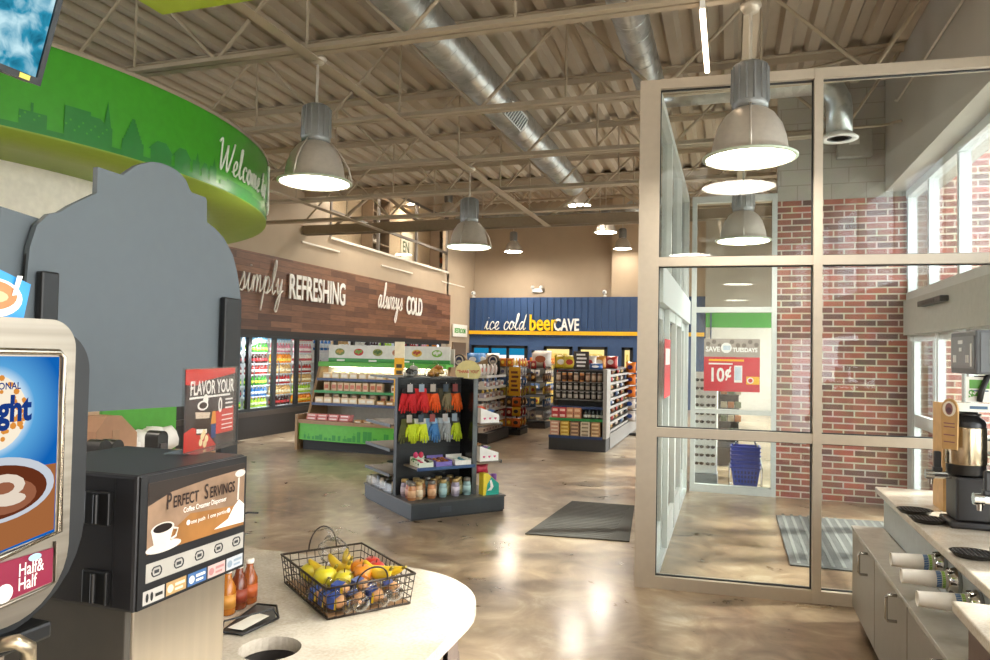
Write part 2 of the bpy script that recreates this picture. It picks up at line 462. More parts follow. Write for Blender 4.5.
# ------------------------------------------------------------------ vestibule glazing
VX, VY, VA = -.69, 5.66, R(4.2)
def vp(t, off=0.): return (VX + t*math.cos(VA) - off*math.sin(VA), VY + t*math.sin(VA) + off*math.cos(VA))
def front_vestibule():
    mb = MB(); L = 2.8
    mb.T = Matrix.Translation((VX, VY, 0)) @ Matrix.Rotation(VA, 4, 'Z')
    mb.box(0, .155, 0, .155, 0, 3.93)
    for t in (1.27, 2.72): mb.box(t, t+.06, 0, .12, 0, 3.93)
    for z0, z1 in ((3.86, 3.935), (2.47, 2.54), (1.155, 1.225), (0, .09)): mb.box(.155, L, .005, .115, z0, z1)
    struct('window_3', mb, ALU)
    g = MB(); g.T = mb.T
    for a, b in ((.155, 1.27), (1.33, 2.72)):
        for z0, z1 in ((.09, 1.155), (1.225, 2.47), (2.54, 3.86)): g.box(a, b, .055, .062, z0, z1)
    struct('window_4', g, GLASS)
    # dark glazing gaskets
    q = MB(); q.T = mb.T
    for a, b in ((.155, 1.27), (1.33, 2.72)):
        for z0, z1 in ((.09, 1.155), (1.225, 2.47), (2.54, 3.86)):
            for p in ((a, a+.008, z0, z1), (b-.008, b, z0, z1), (a, b, z0, z0+.008), (a, b, z1-.008, z1)): q.box(p[0], p[1], .045, .072, p[2], p[3])
    struct('trim_9', q, mat('#2c3032', .6))
front_vestibule()
# left side of the vestibule: sliding doors below, glass above
VL = -.60
mb = MB()
mb.box(VL-.06, VL+.06, 9.82, 10.0, 0, 3.9)
for y in (7.1, 8.5): mb.box(VL-.05, VL+.05, y-.03, y+.03, 2.5, 3.9)
mb.box(VL-.06, VL+.06, 5.8, 9.9, 3.82, 3.9); mb.box(VL-.09, VL+.09, 5.8, 9.9, 2.2, 2.5); mb.box(VL-.05, VL+.06, 5.8, 9.9, 0, .05)
for y0, y1, o in ((5.84, 6.72, .0), (6.7, 7.6, .05), (7.58, 8.5, .05), (8.5, 9.82, 0)):
    mb.box(VL-.025+o, VL+.02+o, y0, y0+.09, .05, 2.2); mb.box(VL-.025+o, VL+.02+o, y1-.09, y1, .05, 2.2)
    mb.box(VL-.02+o, VL+.015+o, y0+.09, y1-.09, .05, .3); mb.box(VL-.02+o, VL+.015+o, y0+.09, y1-.09, 2.1, 2.2)
struct('door_3', mb, WALU)
g = MB(); g.box(VL-.004, VL+.004, 5.84, 9.82, .3, 2.1); g.box(VL-.004, VL+.004, 5.84, 9.82, 2.5, 3.82)
struct('door_4', g, GLASS)
# back of the vestibule
mb = MB()
for x in (-.5, .5): mb.box(x, x+.06, 9.9, 10.0, 0, 3.9)
for z0, z1 in ((3.82, 3.9), (2.36, 2.43), (1.03, 1.09), (0, .1)): mb.box(-.44, .5, 9.905, 9.995, z0, z1)
struct('window_5', mb, WALU)
struct('window_6', MB().box(-.44, .5, 9.946, 9.954, .1, 3.82), GLASS)

# outdoor brightness in the vestibule glass put into a white wall and green band
mb = MB(); mb.box(-.78, 2.1, YB-.5, YB-.4, 2.72, 3.3)
struct('trim_10', mb, mat('#3fa83a', .5))
struct('wall_white', MB().box(-.78, 2.1, YB-.48, YB-.38, 0, 2.72), mat('#eceae4', .6))
struct('wall_upper', MB().box(-.8, 2.1, YB-.6, YB-.36, 3.3, 7.4), GREY)

# ------------------------------------------------------------------ roof
def deck(name, x0, x1, y0, y1, z, pitch=.3, d=.075):
    pts = []; x = x0
    while x < x1:
        pts += [(x, z), (x+pitch*.36, z), (x+pitch*.5, z+d), (x+pitch*.86, z+d)]; x += pitch
    pts += [(x, z), (x, z+d+.03), (x0, z+d+.03)]
    return struct(name, MB().prism(pts, 1, y0, y1), mat('#b8ab98', .7, var=.03, scale=3))
deck('ceiling', -13, 2.4, -2.5, 13.9, 5.27)
deck('ceiling_far', -13, 2.4, 13.9, 25.2, 7.2)
struct('beam_riser', MB().box(-13, 2.4, 13.86, 13.92, 5.3, 7.3), mat('#8d7f6b', .8))

CHB = None
def joist(y, zb, zt, label, x0=-12., x1=XR-.02, big=False):
    t = thing('roof_joist', label, 'roof joist', (x0, y, zb), 0, 'steel roof joists')
    h, L = zt-zb, x1-x0
    w = .065 if not big else .11
    a = MB()
    for s in (-1, 1):
        a.box(0, L, s*.012 if s > 0 else -w-.012, w+.012 if s > 0 else -.012, h-.012, h)
        a.box(0, L, s*.012-.004, s*.012+.004, h-w-.012, h)
    ob('top_chord', a, BEIGE, t)
    a = MB()
    for s in (-1, 1):
        a.box(1., L-.55, s*.012 if s > 0 else -w-.012, w+.012 if s > 0 else -.012, 0, .012)
        a.box(1., L-.55, s*.012-.004, s*.012+.004, 0, w)
    if big: a.box(1., L-.55, -.06, .06, .0, .2)
    ob('bottom_chord', a, BEIGE if not big else mat('#978871', .7), t)
    step = 1.85 if not big else 2.4; r = .018 if not big else .04
    me = {}
    x = L-.5; k = 0; top = True
    pts = [(L-.02, h-.03)]
    x = L-.62
    while x > 0.2:
        pts.append((x, .03 if len(pts) % 2 else h-.03)); x -= step/2
    for p, q in zip(pts, pts[1:]):
        if p[0] < 4.: break
        key = (round(q[0]-p[0], 2), p[1] > q[1])
        if key not in me:
            o = ob('web_bar', MB().cyl((0, 0, p[1]), (q[0]-p[0], 0, q[1]), r, n=6, caps=False), BEIGE, t, loc=(p[0], 0, 0)); me[key] = o.data
        else:
            o = bpy.data.objects.new('web_bar', me[key]); COL.objects.link(o); o.parent = t; o.location = (p[0], 0, 0)
        if p[1] > .1 and p[0] < L-.3:
            key = 'v'
            if key not in me:
                o = ob('upright_bar', MB().cyl((0, 0, .02), (0, 0, h-.03), .013, n=5, caps=False), BEIGE, t, loc=(p[0], 0, 0)); me[key] = o.data
            else:
                o = bpy.data.objects.new('upright_bar', me[key]); COL.objects.link(o); o.parent = t; o.location = (p[0], 0, 0)
    return t
for k, y in enumerate((5.25, 7.06, 8.85, 10.67, 12.4)):
    joist(y, 4.3, 5.26, 'steel roof joist with rod webs, %s under the low deck from the coffee counter' % ORD[k])
joist(13.8, 4.3, 5.26, 'deep beige joist girder where the low roof steps up to the high roof', big=True)
for k, y in enumerate((16.2, 18.4, 20.6, 22.8)):
    joist(y, 6.3, 7.19, 'beige steel joist high under the far roof, %s one beyond the step in the roof' % ORD[k], x1=2.0)
# bridging angles running back through the bottom chords
for X, nm in ((-3.45, 'beige bridging angle from which the left row of pendant lamps hangs'), (.12, 'beige bridging angle above the lamps at the glass vestibule'), (-7., 'beige bridging angle over the green round canopy')):
    a = MB().box(-.06, .06, 0, 12.3, 0, .008); a.box(-.06, -.052, 0, 12.3, 0, .06)
    ob('bridging_angle', a, BEIGE, label=nm, cat='ceiling beam', loc=(X, 1.5, 4.29-.008))
for k, (xa, ya, xb, yb) in enumerate([(-3.45, 5.25, -4.7, 7.06), (-3.45, 7.06, -4.7, 8.85), (-3.45, 8.85, -4.8, 10.67), (.12, 5.25, 1.4, 7.06), (.12, 7.06, 1.6, 8.85)]):
    a = MB().cyl((0, 0, 0), (xb-xa, yb-ya, .92), .018, n=6)
    ob('cross_brace', a, BEIGE, label='slim diagonal roof brace rising from the lamp angle, %s of five counted from the counter' % ORD[k], cat='brace', loc=(xa, ya, 4.31))

# ducts
def ducts():
    t = thing('spiral_duct', 'large galvanized spiral duct running back through the joists to the blue wall', 'duct', (-2.63, 3.0, 4.72))
    a = MB().cyl((0, 0, 0), (0, 9.2, 0), .205, n=28); ob('duct_tube', a, GALV, t)
    a = MB(); y = .1
    while y < 9.1:
        a.lathe([(.241, -.008), (.249, 0), (.241, .008)], 28) if False else None
        ring = [(.206*math.cos(2*PI*i/24), y + .12*(i/24), .206*math.sin(2*PI*i/24)) for i in range(25)]
        a.tube(ring, .0035, 4); y += .15 if False else .3
    ob('seam', a, GALV, t)
    a = MB(); a.T = Matrix.Translation((0, 5.15, 0)) @ Matrix.Rotation(R(35), 4, 'Y')
    a.box(.17, .23, -.35, .35, -.09, .09)
    o = ob('register', a, mat('#b8bcba', .4, .6), t)
    a = MB(); a.T = Matrix.Translation((0, 5.15, 0)) @ Matrix.Rotation(R(35), 4, 'Y')
    for i in range(9): a.box(.23, .236, -.32+i*.075, -.29+i*.075, -.075, .075)
    ob('louver', a, mat('#5f6465', .5, .3), o)
    t = thing('spiral_duct', 'narrower galvanized duct above the glass vestibule with a side branch', 'duct', (-.86, 3.0, 4.74))
    ob('duct_tube', MB().cyl((0, 0, 0), (0, 5.3, 0), .155, n=24), GALV, t)
    a = MB(); y = .1
    while y < 5.2:
        a.tube([(.156*math.cos(2*PI*i/20), y+.1*(i/20), .156*math.sin(2*PI*i/20)) for i in range(21)], .003, 4); y += .3
    ob('seam', a, GALV, t)
    pts = [(.1, 5.05, -.1)] + [(x, 5.05, -.1) for x in (.5, .9, 1.3, 1.62)] + [(1.62+.28*math.sin(a), 5.05, -.38+.28*math.cos(a)) for a in [R(d) for d in (18, 36, 54, 72, 90)]] + [(1.9, 5.05, -.66)]
    ob('elbow', MB().tube(pts, .125, 20), GALV, t)
    o = ob('diffuser', MB().lathe([(.125, .05), (.14, .03), (.18, 0), (.18, -.012), (.12, -.008), (.1, .02)], 24, (1.9, 5.05, -.7)), WHITE, t)
    a = MB()
    for rr in (.11, .08, .05): a.lathe([(rr, -.004), (rr+.008, -.004), (rr+.008, .01), (rr, .01)], 20, (1.9, 5.05, -.7))
    a.m(0).disc((1.9, 5.05, -.68), .13, 2)
    ob('diffuser_ring', a, mat('#6d7173', .5), o)
    t = thing('spiral_duct', 'galvanized cross duct high in front of the far tan wall', 'duct', (-9., 21.6, 5.95))
    ob('duct_tube', MB().cyl((.6, 0, 0), (6.6, 0, 0), .26, n=20), GALV, t)
    ob('duct_bend', MB().tube([(6.35, 0, 0), (6.5, -.4, -.05), (6.42, -.9, -.1), (6.42, -1.6, -.12)], .24, 18), GALV, t)
ducts()

# sprinkler pipe, conduit, small grey box
ob('sprinkler_pipe', MB().tube([(0, 0, 0), (1.2, 0, 0), (1.4, 0, .04)], .016, 8), BEIGE, label='thin sprinkler pipe crossing below the elbow duct inside the vestibule', cat='pipe', loc=(.4, 9.0, 4.42))
ob('conduit', MB().tube([(0, 0, 0), (0, 2.5, 0), (0, 2.6, .04)], .012, 8), mat('#d6cfc2', .5), label='pale conduit running along the top of the grey wall', cat='conduit', loc=(XR-.015, 6.7, 4.75))
t = thing('wall_unit', 'small grey box with a label high on the block wall', 'box', (1.45, 9.95, 4.3))
ob('case', bb(-.2, .2, -.12, -.002, 0, .34), mat('#a9a59c', .5), t); ob('rating_plate', MB().box(-.07, .05, -.126, -.121, .15, .27), mat('#dcd8d0', .5), t)
t = thing('strip_light', 'bright narrow linear light hanging above the vestibule corner', 'light', (-.21, 5.2, 4.22))
ob('tube', MB().bbox(-.02, .02, 0, 1.15, -.02, .01, b=.008), emit('#ffe3c4', 4.), t)
ob('bracket', MB().box(-.018, .018, 0, 1.15, .012, .07), WHITE, t)

# ------------------------------------------------------------------ pendant lamps
def pendant(loc, drop, label, group='metal pendant lamps', lens=None):
    t = thing('pendant_lamp', label, 'lamp', loc, 0, group)
    # shade: spun dome, open below; z = 0 is the rim
    MET = mat('#cdc5ba', .32, .45, .04, 30)
    prof = [(.305, 0), (.315, .012), (.268, .03), (.255, .07), (.245, .14), (.215, .235), (.165, .31), (.115, .35), (.105, .36)]
    ob('shade', MB().lathe(prof, 32, caps=False), MET, t)
    ob('rim', MB().lathe([(.30, -.004), (.322, .004), (.322, .014), (.30, .012)], 32, caps=False), mat('#c5d2bd', .35, .2), t)
    a = MB().lathe([(.12, .35), (.125, .39), (.12, .66), (.09, .68), (.0001, .69)], 20)
    for i in range(14):
        q = 2*PI*i/14; a.box(.0, .001, 0, .001, .4, .401) if False else a.cyl((.124*math.cos(q), .124*math.sin(q), .40), (.121*math.cos(q), .121*math.sin(q), .65), .009, n=5)
    ob('ballast_housing', a, mat('#8f9191', .4, .5, .05), t)
    a = MB()
    ob('lens', MB().lathe([(.0001, -.012), (.15, -.008), (.29, .006), (.285, .012), (.0001, .004)], 28), lens or LENS, t)
    for q in (30, 150, 270):
        ob('bracket_strap', MB().tube([(.318*math.cos(R(q)), .318*math.sin(R(q)), .02), (.285*math.cos(R(q)), .285*math.sin(R(q)), .15), (.21*math.cos(R(q)), .21*math.sin(R(q)), .27), (.13*math.cos(R(q)), .13*math.sin(R(q)), .36)], .008, 5), MET, t)
    ob('stem', MB().cyl((0, 0, .68), (0, 0, drop), .012, n=8), mat('#c9c2b6', .4, .5), t)
    ob('canopy', MB().lathe([(.0001, drop-.07), (.05, drop-.06), (.075, drop-.02), (.07, drop), (.0001, drop)], 16), mat('#c2b8a8', .4, .4), t)
    return t
zc = 4.28
p0 = pendant((.115, 5.33, 3.17), zc-3.17, 'large metal pendant lamp hanging in front of the glass vestibule')
for loc, lab in [((-3.45, 5.42, 3.22), 'metal pendant lamp on the left beside the green round canopy'),
                 ((-3.45, 9.3, 3.22), 'metal pendant lamp over the display of gloves and jars'),
                 ((.13, 9.0, 3.15), 'metal pendant lamp inside the glass vestibule'),
                 ((-3.45, 1.3, 3.22), 'unseen metal pendant lamp added for fill above the coffee counter'),  # out of frame, added to light the room evenly
                 ((.115, 1.2, 3.17), 'unseen metal pendant lamp added for fill over the aisle by the counters'),  # also out of view, put in as extra room light
                 ((-7.0, 8.4, 3.75), 'unseen metal pendant lamp added for fill above the drinks aisle behind the canopy')]:  # hidden by the green canopy, added as light for the back half
    dup(p0, loc, label=lab)
for loc, lab in [((-3.9, 19.0, 5.76), 'small far pendant lamp beside the end of the large duct'),
                 ((-7.0, 23.2, 5.18), 'far pendant lamp hanging in front of the tan wall over the script lettering'),
                 ((-3.37, 20.1, 5.2), 'far pendant lamp hanging just below the cross duct bend'),
                 ((-3.45, 24.0, 5.3), 'farthest pendant lamp in front of the pale wall corner'),
                 ((-8.3, 20.5, 6.0), 'far pendant lamp hanging by the loft glass'),
                 ((-8.3, 15.8, 6.06), 'far pendant lamp above the brown plank wall by the loft'),
                 ((-5.0, 17.4, 6.2), 'far pendant lamp partly behind the large duct')]:
    pendant(loc, 7.19-loc[2], lab, lens=LENS if loc[1] > 23.5 else LENSHB)

USED = set()
def put(proto, loc, rz, label, group):
    """first use moves the source itself, later uses copy it"""
    if proto.name not in USED:
        USED.add(proto.name); kids(proto); proto.location = loc; proto.rotation_euler = (0, 0, rz); proto['label'] = label; proto['group'] = group
        return proto
    return dup(proto, loc, rz, label, group)

# ------------------------------------------------------------------ lettering on the walls
def sign(name, label, cat='sign'): return thing(name, label, cat)
t = thing('wall_sign', 'white script and block lettering reading simply REFRESHING on brown planks', 'sign', (XC+.02, 11.2, 2.9))
a = MB(); cursive(a, 'simply', .26, .017, lambda u, v: (.04, u*1.1+.3, v*1.35-.02)); ob('script_word', a, mat('#f3efe8', .4), t)
MX = Matrix(((0, 0, 1, 0), (1, 0, 0, 0), (0, 1, 0, 0), (0, 0, 0, 1)))   # text in the Y-Z plane facing +X
a = MB().text('REFRESHING', Matrix.Translation((.03, 1.97, -.04)) @ MX, .74, .012, .57, .012); ob('block_word', a, mat('#fbf8f2', .4), t)
t = thing('wall_sign', 'white script and block lettering reading always COLD on brown planks', 'sign', (XC+.02, 17.1, 2.85))
a = MB(); cursive(a, 'always', .24, .017, lambda u, v: (.04, u*1.2+.12, v*1.45+.06)); ob('script_word', a, mat('#f3efe8', .4), t)
ob('block_word', MB().text('COLD', Matrix.Translation((.03, 1.93, .0)) @ MX, .74, .012, .55, .012), mat('#fbf8f2', .4), t)
MY = Matrix(((1, 0, 0, 0), (0, 0, -1, 0), (0, 1, 0, 0), (0, 0, 0, 1)))  # text in the X-Z plane facing -Y
t = thing('wall_sign', 'white and yellow lettering reading ice cold beer CAVE above the yellow stripe', 'sign', (-8.4, YBLUE-.06, 2.56))
a = MB(); cursive(a, 'ice cold', .27, .02, lambda u, v: (u*.98, -.03, v*1.05+.03)); ob('script_word', a, mat('#f0f0ee', .4), t)
ob('yellow_word', MB().text('beer', Matrix.Translation((1.66, -.03, .02)) @ MY, .78, .03, .68, .016), mat('#f4c51e', .4), t)
ob('block_word', MB().text('CAVE', Matrix.Translation((2.55, -.03, .02)) @ MY, .58, .03, .62, .012), mat('#f2f2f0', .4), t)
t = thing('small_sign', 'small green and white hanging sign where the plank wall ends', 'sign', (XC+.03, 22.75, 2.3))
ob('board', MB().box(0, .03, 0, 1.35, 0, .42), mat('#eceae2', .5), t)
ob('lettering', MB().text('RESTROOM', Matrix.Translation((.034, .12, .12)) @ MX, .24, .004, .85, .004), mat('#3f9a3d', .5), t)
# doorway beyond the cooler wall
struct('door_5', MB().box(XC-.02, XC+.03, 22.85, 24.1, 0, 2.1), mat('#6b5744', .5))

# ------------------------------------------------------------------ drinks coolers
DW, D0, ND = .82, 10.34, 14
struct('trim_11', MB().box(XC-.75, XC+.05, D0-.6, 22.5, 0, .42), mat('#26221f', .6))
struct('trim_12', MB().box(XC-.02, XC+.06, D0-.6, 22.5, .42, .52), mat('#3a332d', .5))
struct('trim_13', MB().box(XC-.1, XC+.03, D0-.6, 22.5, 2.03, 2.14), mat('#241d1a', .5))
struct('trim_14', MB().box(XC-.1, XC+.02, D0-.6, D0+DW-.005, .52, 2.03), mat('#2a2724', .5))
struct('wall_cooler', MB().box(XC-.85, XC-.8, D0-.6, 22.6, .4, 2.15), mat('#d9dedf', .5))
for k in range(1, ND):
    y = D0 + k*DW
    t = thing('cooler_door', 'tall glass cooler door, %s along the drinks wall from the grey board' % ORD[k-1], 'cooler door', (XC, y, .52), 0, 'glass doors of the drinks wall')
    f = MB(); f.box(-.05, .02, 0, .05, 0, 1.52); f.box(-.05, .02, DW-.05, DW-.002, 0, 1.52); f.box(-.05, .02, .05, DW-.05, 0, .05); f.box(-.05, .02, .05, DW-.05, 1.46, 1.52)
    ob('frame', f, mat('#26282a', .4), t)
    ob('pane', MB().box(-.02, -.014, .05, DW-.05, .05, 1.46), CGLASS, t)
    ob('handle', MB().tube([(.02, .09, .5), (.06, .09, .55), (.06, .09, .95), (.02, .09, 1.0)], .012, 6), mat('#6d7072', .35, .7), t)
    if k < 5:
        ob('led_strip', MB().box(-.075, -.055, .0, .035, .1, 1.45), emit('#eef6ff', 5.), t)

def bottle_proto(name, cols, kind):
    """one drink container, low detail, with a label band and cap"""
    lab = 'x'
    t = thing(name, lab, 'drink', (0, 0, -50))
    if kind == 'bottle': prof = [(.03, 0), (.036, .01), (.036, .1), (.033, .12), (.036, .14), (.03, .165), (.014, .2), (.012, .222)]
    elif kind == 'jug': prof = [(.046, 0), (.052, .01), (.052, .17), (.04, .2), (.018, .225), (.016, .235)]
    else: prof = [(.028, 0), (.033, .008), (.033, .15), (.027, .165)]
    top = prof[-1][1]
    ob('body', MB().lathe(prof, 9), mat(cols[0], .25), t)
    if kind != 'can':
        ob('label_band', MB().lathe([(prof[2][0]+.001, .05), (prof[2][0]+.001, .115)], 9), mat(cols[1], .4), t)
        ob('cap', MB().lathe([(.014, top-.003), (.014, top+.014), (.0001, top+.014)], 8), mat(cols[2], .4), t)
    return t
DR = [('green soda bottle', bottle_proto('soda_bottle', ('#3f9e33', '#d7e24a', '#2d7a28'), 'bottle')),
      ('red soda bottle', bottle_proto('soda_bottle', ('#a32a22', '#e7e0d8', '#b8b8b8'), 'bottle')),
      ('cola bottle', bottle_proto('soda_bottle', ('#3a1c14', '#c0262a', '#c0262a'), 'bottle')),
      ('orange juice bottle', bottle_proto('juice_bottle', ('#e88b22', '#f4d24a', '#e2571e'), 'jug')),
      ('clear water bottle', bottle_proto('water_bottle', ('#c9dde4', '#5d9fc4', '#f0f4f6'), 'bottle')),
      ('pale tea bottle', bottle_proto('tea_bottle', ('#c9a062', '#e8d9b0', '#7a3d24'), 'jug')),
      ('pink drink bottle', bottle_proto('sports_bottle', ('#d98c98', '#f2e2df', '#e45a36'), 'bottle')),
      ('lime sports drink', bottle_proto('sports_bottle', ('#a8d23a', '#e8f0c0', '#ee6b1d'), 'bottle')),
      ('blue sports drink', bottle_proto('sports_bottle', ('#3c78b8', '#dfe8f0', '#e8e8e8'), 'bottle')),
      ('white milk bottle', bottle_proto('milk_bottle', ('#e6e2d8', '#b33a3a', '#3a62b3'), 'jug'))]
PLAN = {1: [4, 4, 2, 1, 0, 2, 0], 2: [4, 0, 2, 1, 0, 8, 7], 3: [4, 6, 3, 5, 1, 5, 2], 4: [9, 6, 9, 1, 5, 7, 3]}
TOPROW = [8, 5, 9, 2, 7, 4, 1, 6, 3]
for k in range(1, ND):
    y = D0 + k*DW
    nsh = 7 if k < 5 else 1
    if k == 1: sh_lab = 'behind the cooler door beside the grey board'
    for si in range(nsh):
        z = .57 + (6-si)*.222 if nsh == 7 else 1.74
        kind = PLAN[k][si] if k in PLAN else TOPROW[(k-5) % 9]
        nm, pr = DR[kind]
        lab = '%s in the row on the %s behind the %s cooler door' % (nm, (ORD[si]+' shelf down') if nsh == 7 else 'top shelf', ORD[k-1])
        n = 7 if nsh == 7 else 5
        for i in range(n):
            o = put(pr, (XC-.13-.01*random.random(), y+.09+(DW-.2)*i/(n-1)+.008*(random.random()-.5), z+.012), 0, lab, '%s row %d door %d' % (nm, si+1, k)); o.scale = (1.05, 1.05, .82 if nsh == 7 else 1.2)
    s = thing('cooler_shelving', 'white wire shelving behind the %s glass cooler door' % ORD[k-1], 'shelving', (XC, y, .5), 0, 'cooler shelving')
    for si in range(7):
        ob('shelf', MB().box(-.5, -.085, .03, DW-.02, .07+si*.222-.012, .07+si*.222+.006), mat('#dfe4e4', .4), s)
al = bpy.data.lights.new('cooler_light', 'AREA'); al.shape = 'RECTANGLE'; al.size = 3.6; al.size_y = .05; al.energy = 60; al.color = (.93, .97, 1)
o = bpy.data.objects.new('cooler_light', al); COL.objects.link(o); o.location = (XC-.07, 12.4, 2.0); o.rotation_euler = (R(0), R(35), R(0)); o.rotation_euler = (0, R(40), 0)
o.rotation_euler = Vector((-.6, 0, -1)).to_track_quat('-Z', 'Y').to_euler(); al.size, al.size_y = .05, 4.2

# ------------------------------------------------------------------ loft behind the glass
mb = MB(); mb.box(-10.4, -10.2, 14, 25, 4.2, 7.3); struct('wall_loft', mb, mat('#bfa98b', .8))
struct('wall_loft_side', MB().box(-10.3, -9.2, 25.0, 25.2, 4.2, 7.3), mat('#bfa98b', .8)); struct('wall_loft_end', MB().box(-10.3, -9.2, 14.2, 14.4, 4.2, 7.3), mat('#bfa98b', .8))
struct('floor_loft', MB().box(-10.3, -9.2, 14, 25, 4.2, 4.38), mat('#7a6a58', .6)); struct('ceiling_loft', MB().box(-10.3, -9.1, 14, 25, 6.5, 6.6), mat('#d8d0c4', .8))
mb = MB()
for y in (14.9, 17.35, 19.8, 22.25): mb.box(XC-.07, XC+.0, y-.035, y+.035, 4.44, 6.25)
for z in (5.06, 6.2): mb.box(XC-.065, XC-.005, 14.9, 22.28, z-.035, z+.035)
struct('window_7', mb, mat('#77706a', .4, .4)); struct('window_8', MB().box(XC-.04, XC-.034, 14.9, 22.28, 4.44, 6.2), CGLASS)
def bookcase(y, label):
    t = thing('bookcase', label, 'bookcase', (-10.17, y, 4.38))
    W = mat('#8a7560', .5)
    for yy in (0, 1.06): ob('side_panel', MB().box(0, .35, yy, yy+.04, 0, 1.9), W, t)
    ob('back_panel', MB().box(-.02, 0, 0, 1.1, 0, 1.9), mat('#6f5d4b', .5), t)
    for z in (.05, .5, .95, 1.4, 1.86): ob('shelf', MB().box(0, .35, .04, 1.06, z, z+.035), W, t)
    return t
bookcase(18.5, 'brown bookcase in the loft holding a white letter C'); bookcase(23.5, 'brown bookcase in the loft holding an orange pumpkin')
ob('letter_c', MB().text('C', Matrix.Translation((0, 0, 0)) @ MX, .55, .03, 1, .02), mat('#eee8dc', .5), label='white decorative letter C on the loft bookcase', cat='decoration', loc=(-9.95, 18.6, 4.93))
ob('pumpkin', MB().lathe([(.0001, 0), (.1, .01), (.17, .08), (.16, .16), (.08, .22), (.0001, .2)], 14), mat('#d8632a', .5), label='orange pumpkin on a loft bookcase shelf', cat='decoration', loc=(-9.98, 23.9, 4.918))
t = thing('framed_print', 'pale framed print on the loft wall reading EN', 'picture', (-10.19, 21.1, 4.6)); ob('frame', MB().box(0, .03, 0, .9, 0, 1.1), mat('#ded2bb', .5), t)
ob('print', MB().box(.03, .034, .06, .84, .06, 1.04), mat('#efe6d2', .6), t); ob('lettering', MB().text('EN', Matrix.Translation((.036, .1, .4)) @ MX, .5, .002, .8, .01), mat('#5b6a4a', .6), t)
for k, (y) in enumerate((16.4, 18.8, 21.2)):
    ob('downlight', MB().lathe([(.0001, 0), (.24, 0), (.26, .02), (.26, .03)], 20), emit('#fff0da', 30.), label='round recessed light in the loft ceiling, %s along the glass' % ORD[k], cat='light', loc=(-9.7, y, 6.465), group='loft ceiling lights')

# ------------------------------------------------------------------ beer cooler doors in the blue wall
def cave_window(x0, x1, n, label, band):
    t = thing('display_cooler', label, 'cooler', (x0, YBLUE+.04, .25))
    w = (x1-x0)/n
    f = MB()
    for i in range(n+1): f.box(i*w-.05, i*w+.05, -.09, 0, 0, 1.78)
    f.box(-.05, x1-x0+.05, -.09, 0, 1.68, 1.78); f.box(-.05, x1-x0+.05, -.09, 0, 0, .1)
    ob('frame', f, mat('#1c1d1f', .4), t)
    for i in range(n):
        a = MB(); a.m(0).quad((i*w+.05, -.02, .1), ((i+1)*w-.05, -.02, .1), ((i+1)*w-.05, -.02, 1.68), (i*w+.05, -.02, 1.68))
        o = ob('backlit_panel', a, emit('#e9cf86' if not band else '#dfe6e8', .75), t)
        if band:
            ob('header_band', MB().box(i*w+.05, (i+1)*w-.05, -.035, -.021, 1.44, 1.68), emit('#1f7fa8', .55), o)
            for r_ in range(3):
                b = MB(); 
                for j in range(5): b.lathe([(.05, 0), (.05, .15), (.02, .24), (.02, .28)], 8, (i*w+.12+j*(w-.24)/4, -.06, .35+r_*.36))
                ob('bottle_row', b, mat(('#d8d2c0', '#c9a24a', '#e8e4da')[(i+r_) % 3], .4), o)
        else:
            for r_ in range(4):
                b = MB()
                for j in range(4): b.box(i*w+.1+j*(w-.2)/4, i*w+.1+(j+.86)*(w-.2)/4, -.08, -.03, .15+r_*.37, .42+r_*.37)
                ob('carton_row', b, mat(('#c9a03a', '#d8c48a', '#b8a24a', '#dcc66a')[r_], .5), o)
    return t
cave_window(-8.85, -6.86, 3, 'three door beer cooler with teal header bands in the blue wall', True)
cave_window(-6.15, -5.25, 1, 'single black framed yellow lit cooler window nearest the teal banded cooler', False)
cave_window(-4.95, -4.04, 1, 'single black framed yellow lit cooler window behind the snack bags', False)
cave_window(-3.45, -3.18, 1, 'narrow yellow lit cooler window farthest along the blue wall', False)
for k, x in enumerate((-8.85, -4.1)):
    t = thing('security_camera', 'small white security camera on the blue wall, %s' % ('near the plank wall' if k == 0 else 'near the pale corner'), 'camera', (x, YBLUE-.02, 3.745))
    ob('mount', MB().lathe([(.06, 0), (.06, .04), (.02, .05), (.02, .1)], 12), WHITE, t); ob('lens_head', MB().ell((0, -.05, .15), .08, .1, .08, 12), mat('#e7e7e5', .3), t); ob('lens', MB().ell((0, -.14, .15), .03, .02, .03, 8), BLACK, t)
t = thing('emergency_light', 'white twin emergency light on the tan wall above the blue cooler', 'light', (-6.6, YB-.02, 3.95))
ob('case', bb(-.2, .2, -.08, 0, 0, .14), WHITE, t)
for s in (-.16, .16): ob('lamp_head', MB().ell((s, -.12, .18), .07, .06, .07, 10), mat('#dcdcd8', .3), t)

# ------------------------------------------------------------------ packaged goods
def pack(name, cat, w, d, h, c, lc, b=.008):
    t = thing(name, 'x', cat, (0, 0, -50))
    ob('carton', bb(-w/2, w/2, -d/2, d/2, 0, h, b=b), mat(c, .4), t)
    a = MB(); a.box(-w*.36, w*.36, -d/2-.002, -d/2, h*.28, h*.72); ob('label', a, mat(lc, .4), t)
    return t
def bag_mesh(w, d, h, n=6):
    """pillow bag standing upright: bulged grid, pinched top and bottom seams"""
    a = MB(); vs = []; fs = []
    for s in (-1, 1):
        for i in range(n+1):
            for j in range(n+1):
                u, v = i/n, j/n
                k = (math.sin(PI*u)*math.sin(PI*v))**.6 if 0 < u < 1 and 0 < v < 1 else 0
                vs.append(((u-.5)*w*(1-.06*math.sin(PI*v)), s*d/2*k, v*h))
    m = (n+1)**2
    for s in (0, 1):
        for i in range(n):
            for j in range(n):
                q = s*m+i*(n+1)+j; fs.append((q, q+1, q+n+2, q+n+1))
    a._add(vs, fs, True)
    bmesh.ops.remove_doubles(a.bm, verts=list(a.bm.verts), dist=1e-5)
    return a
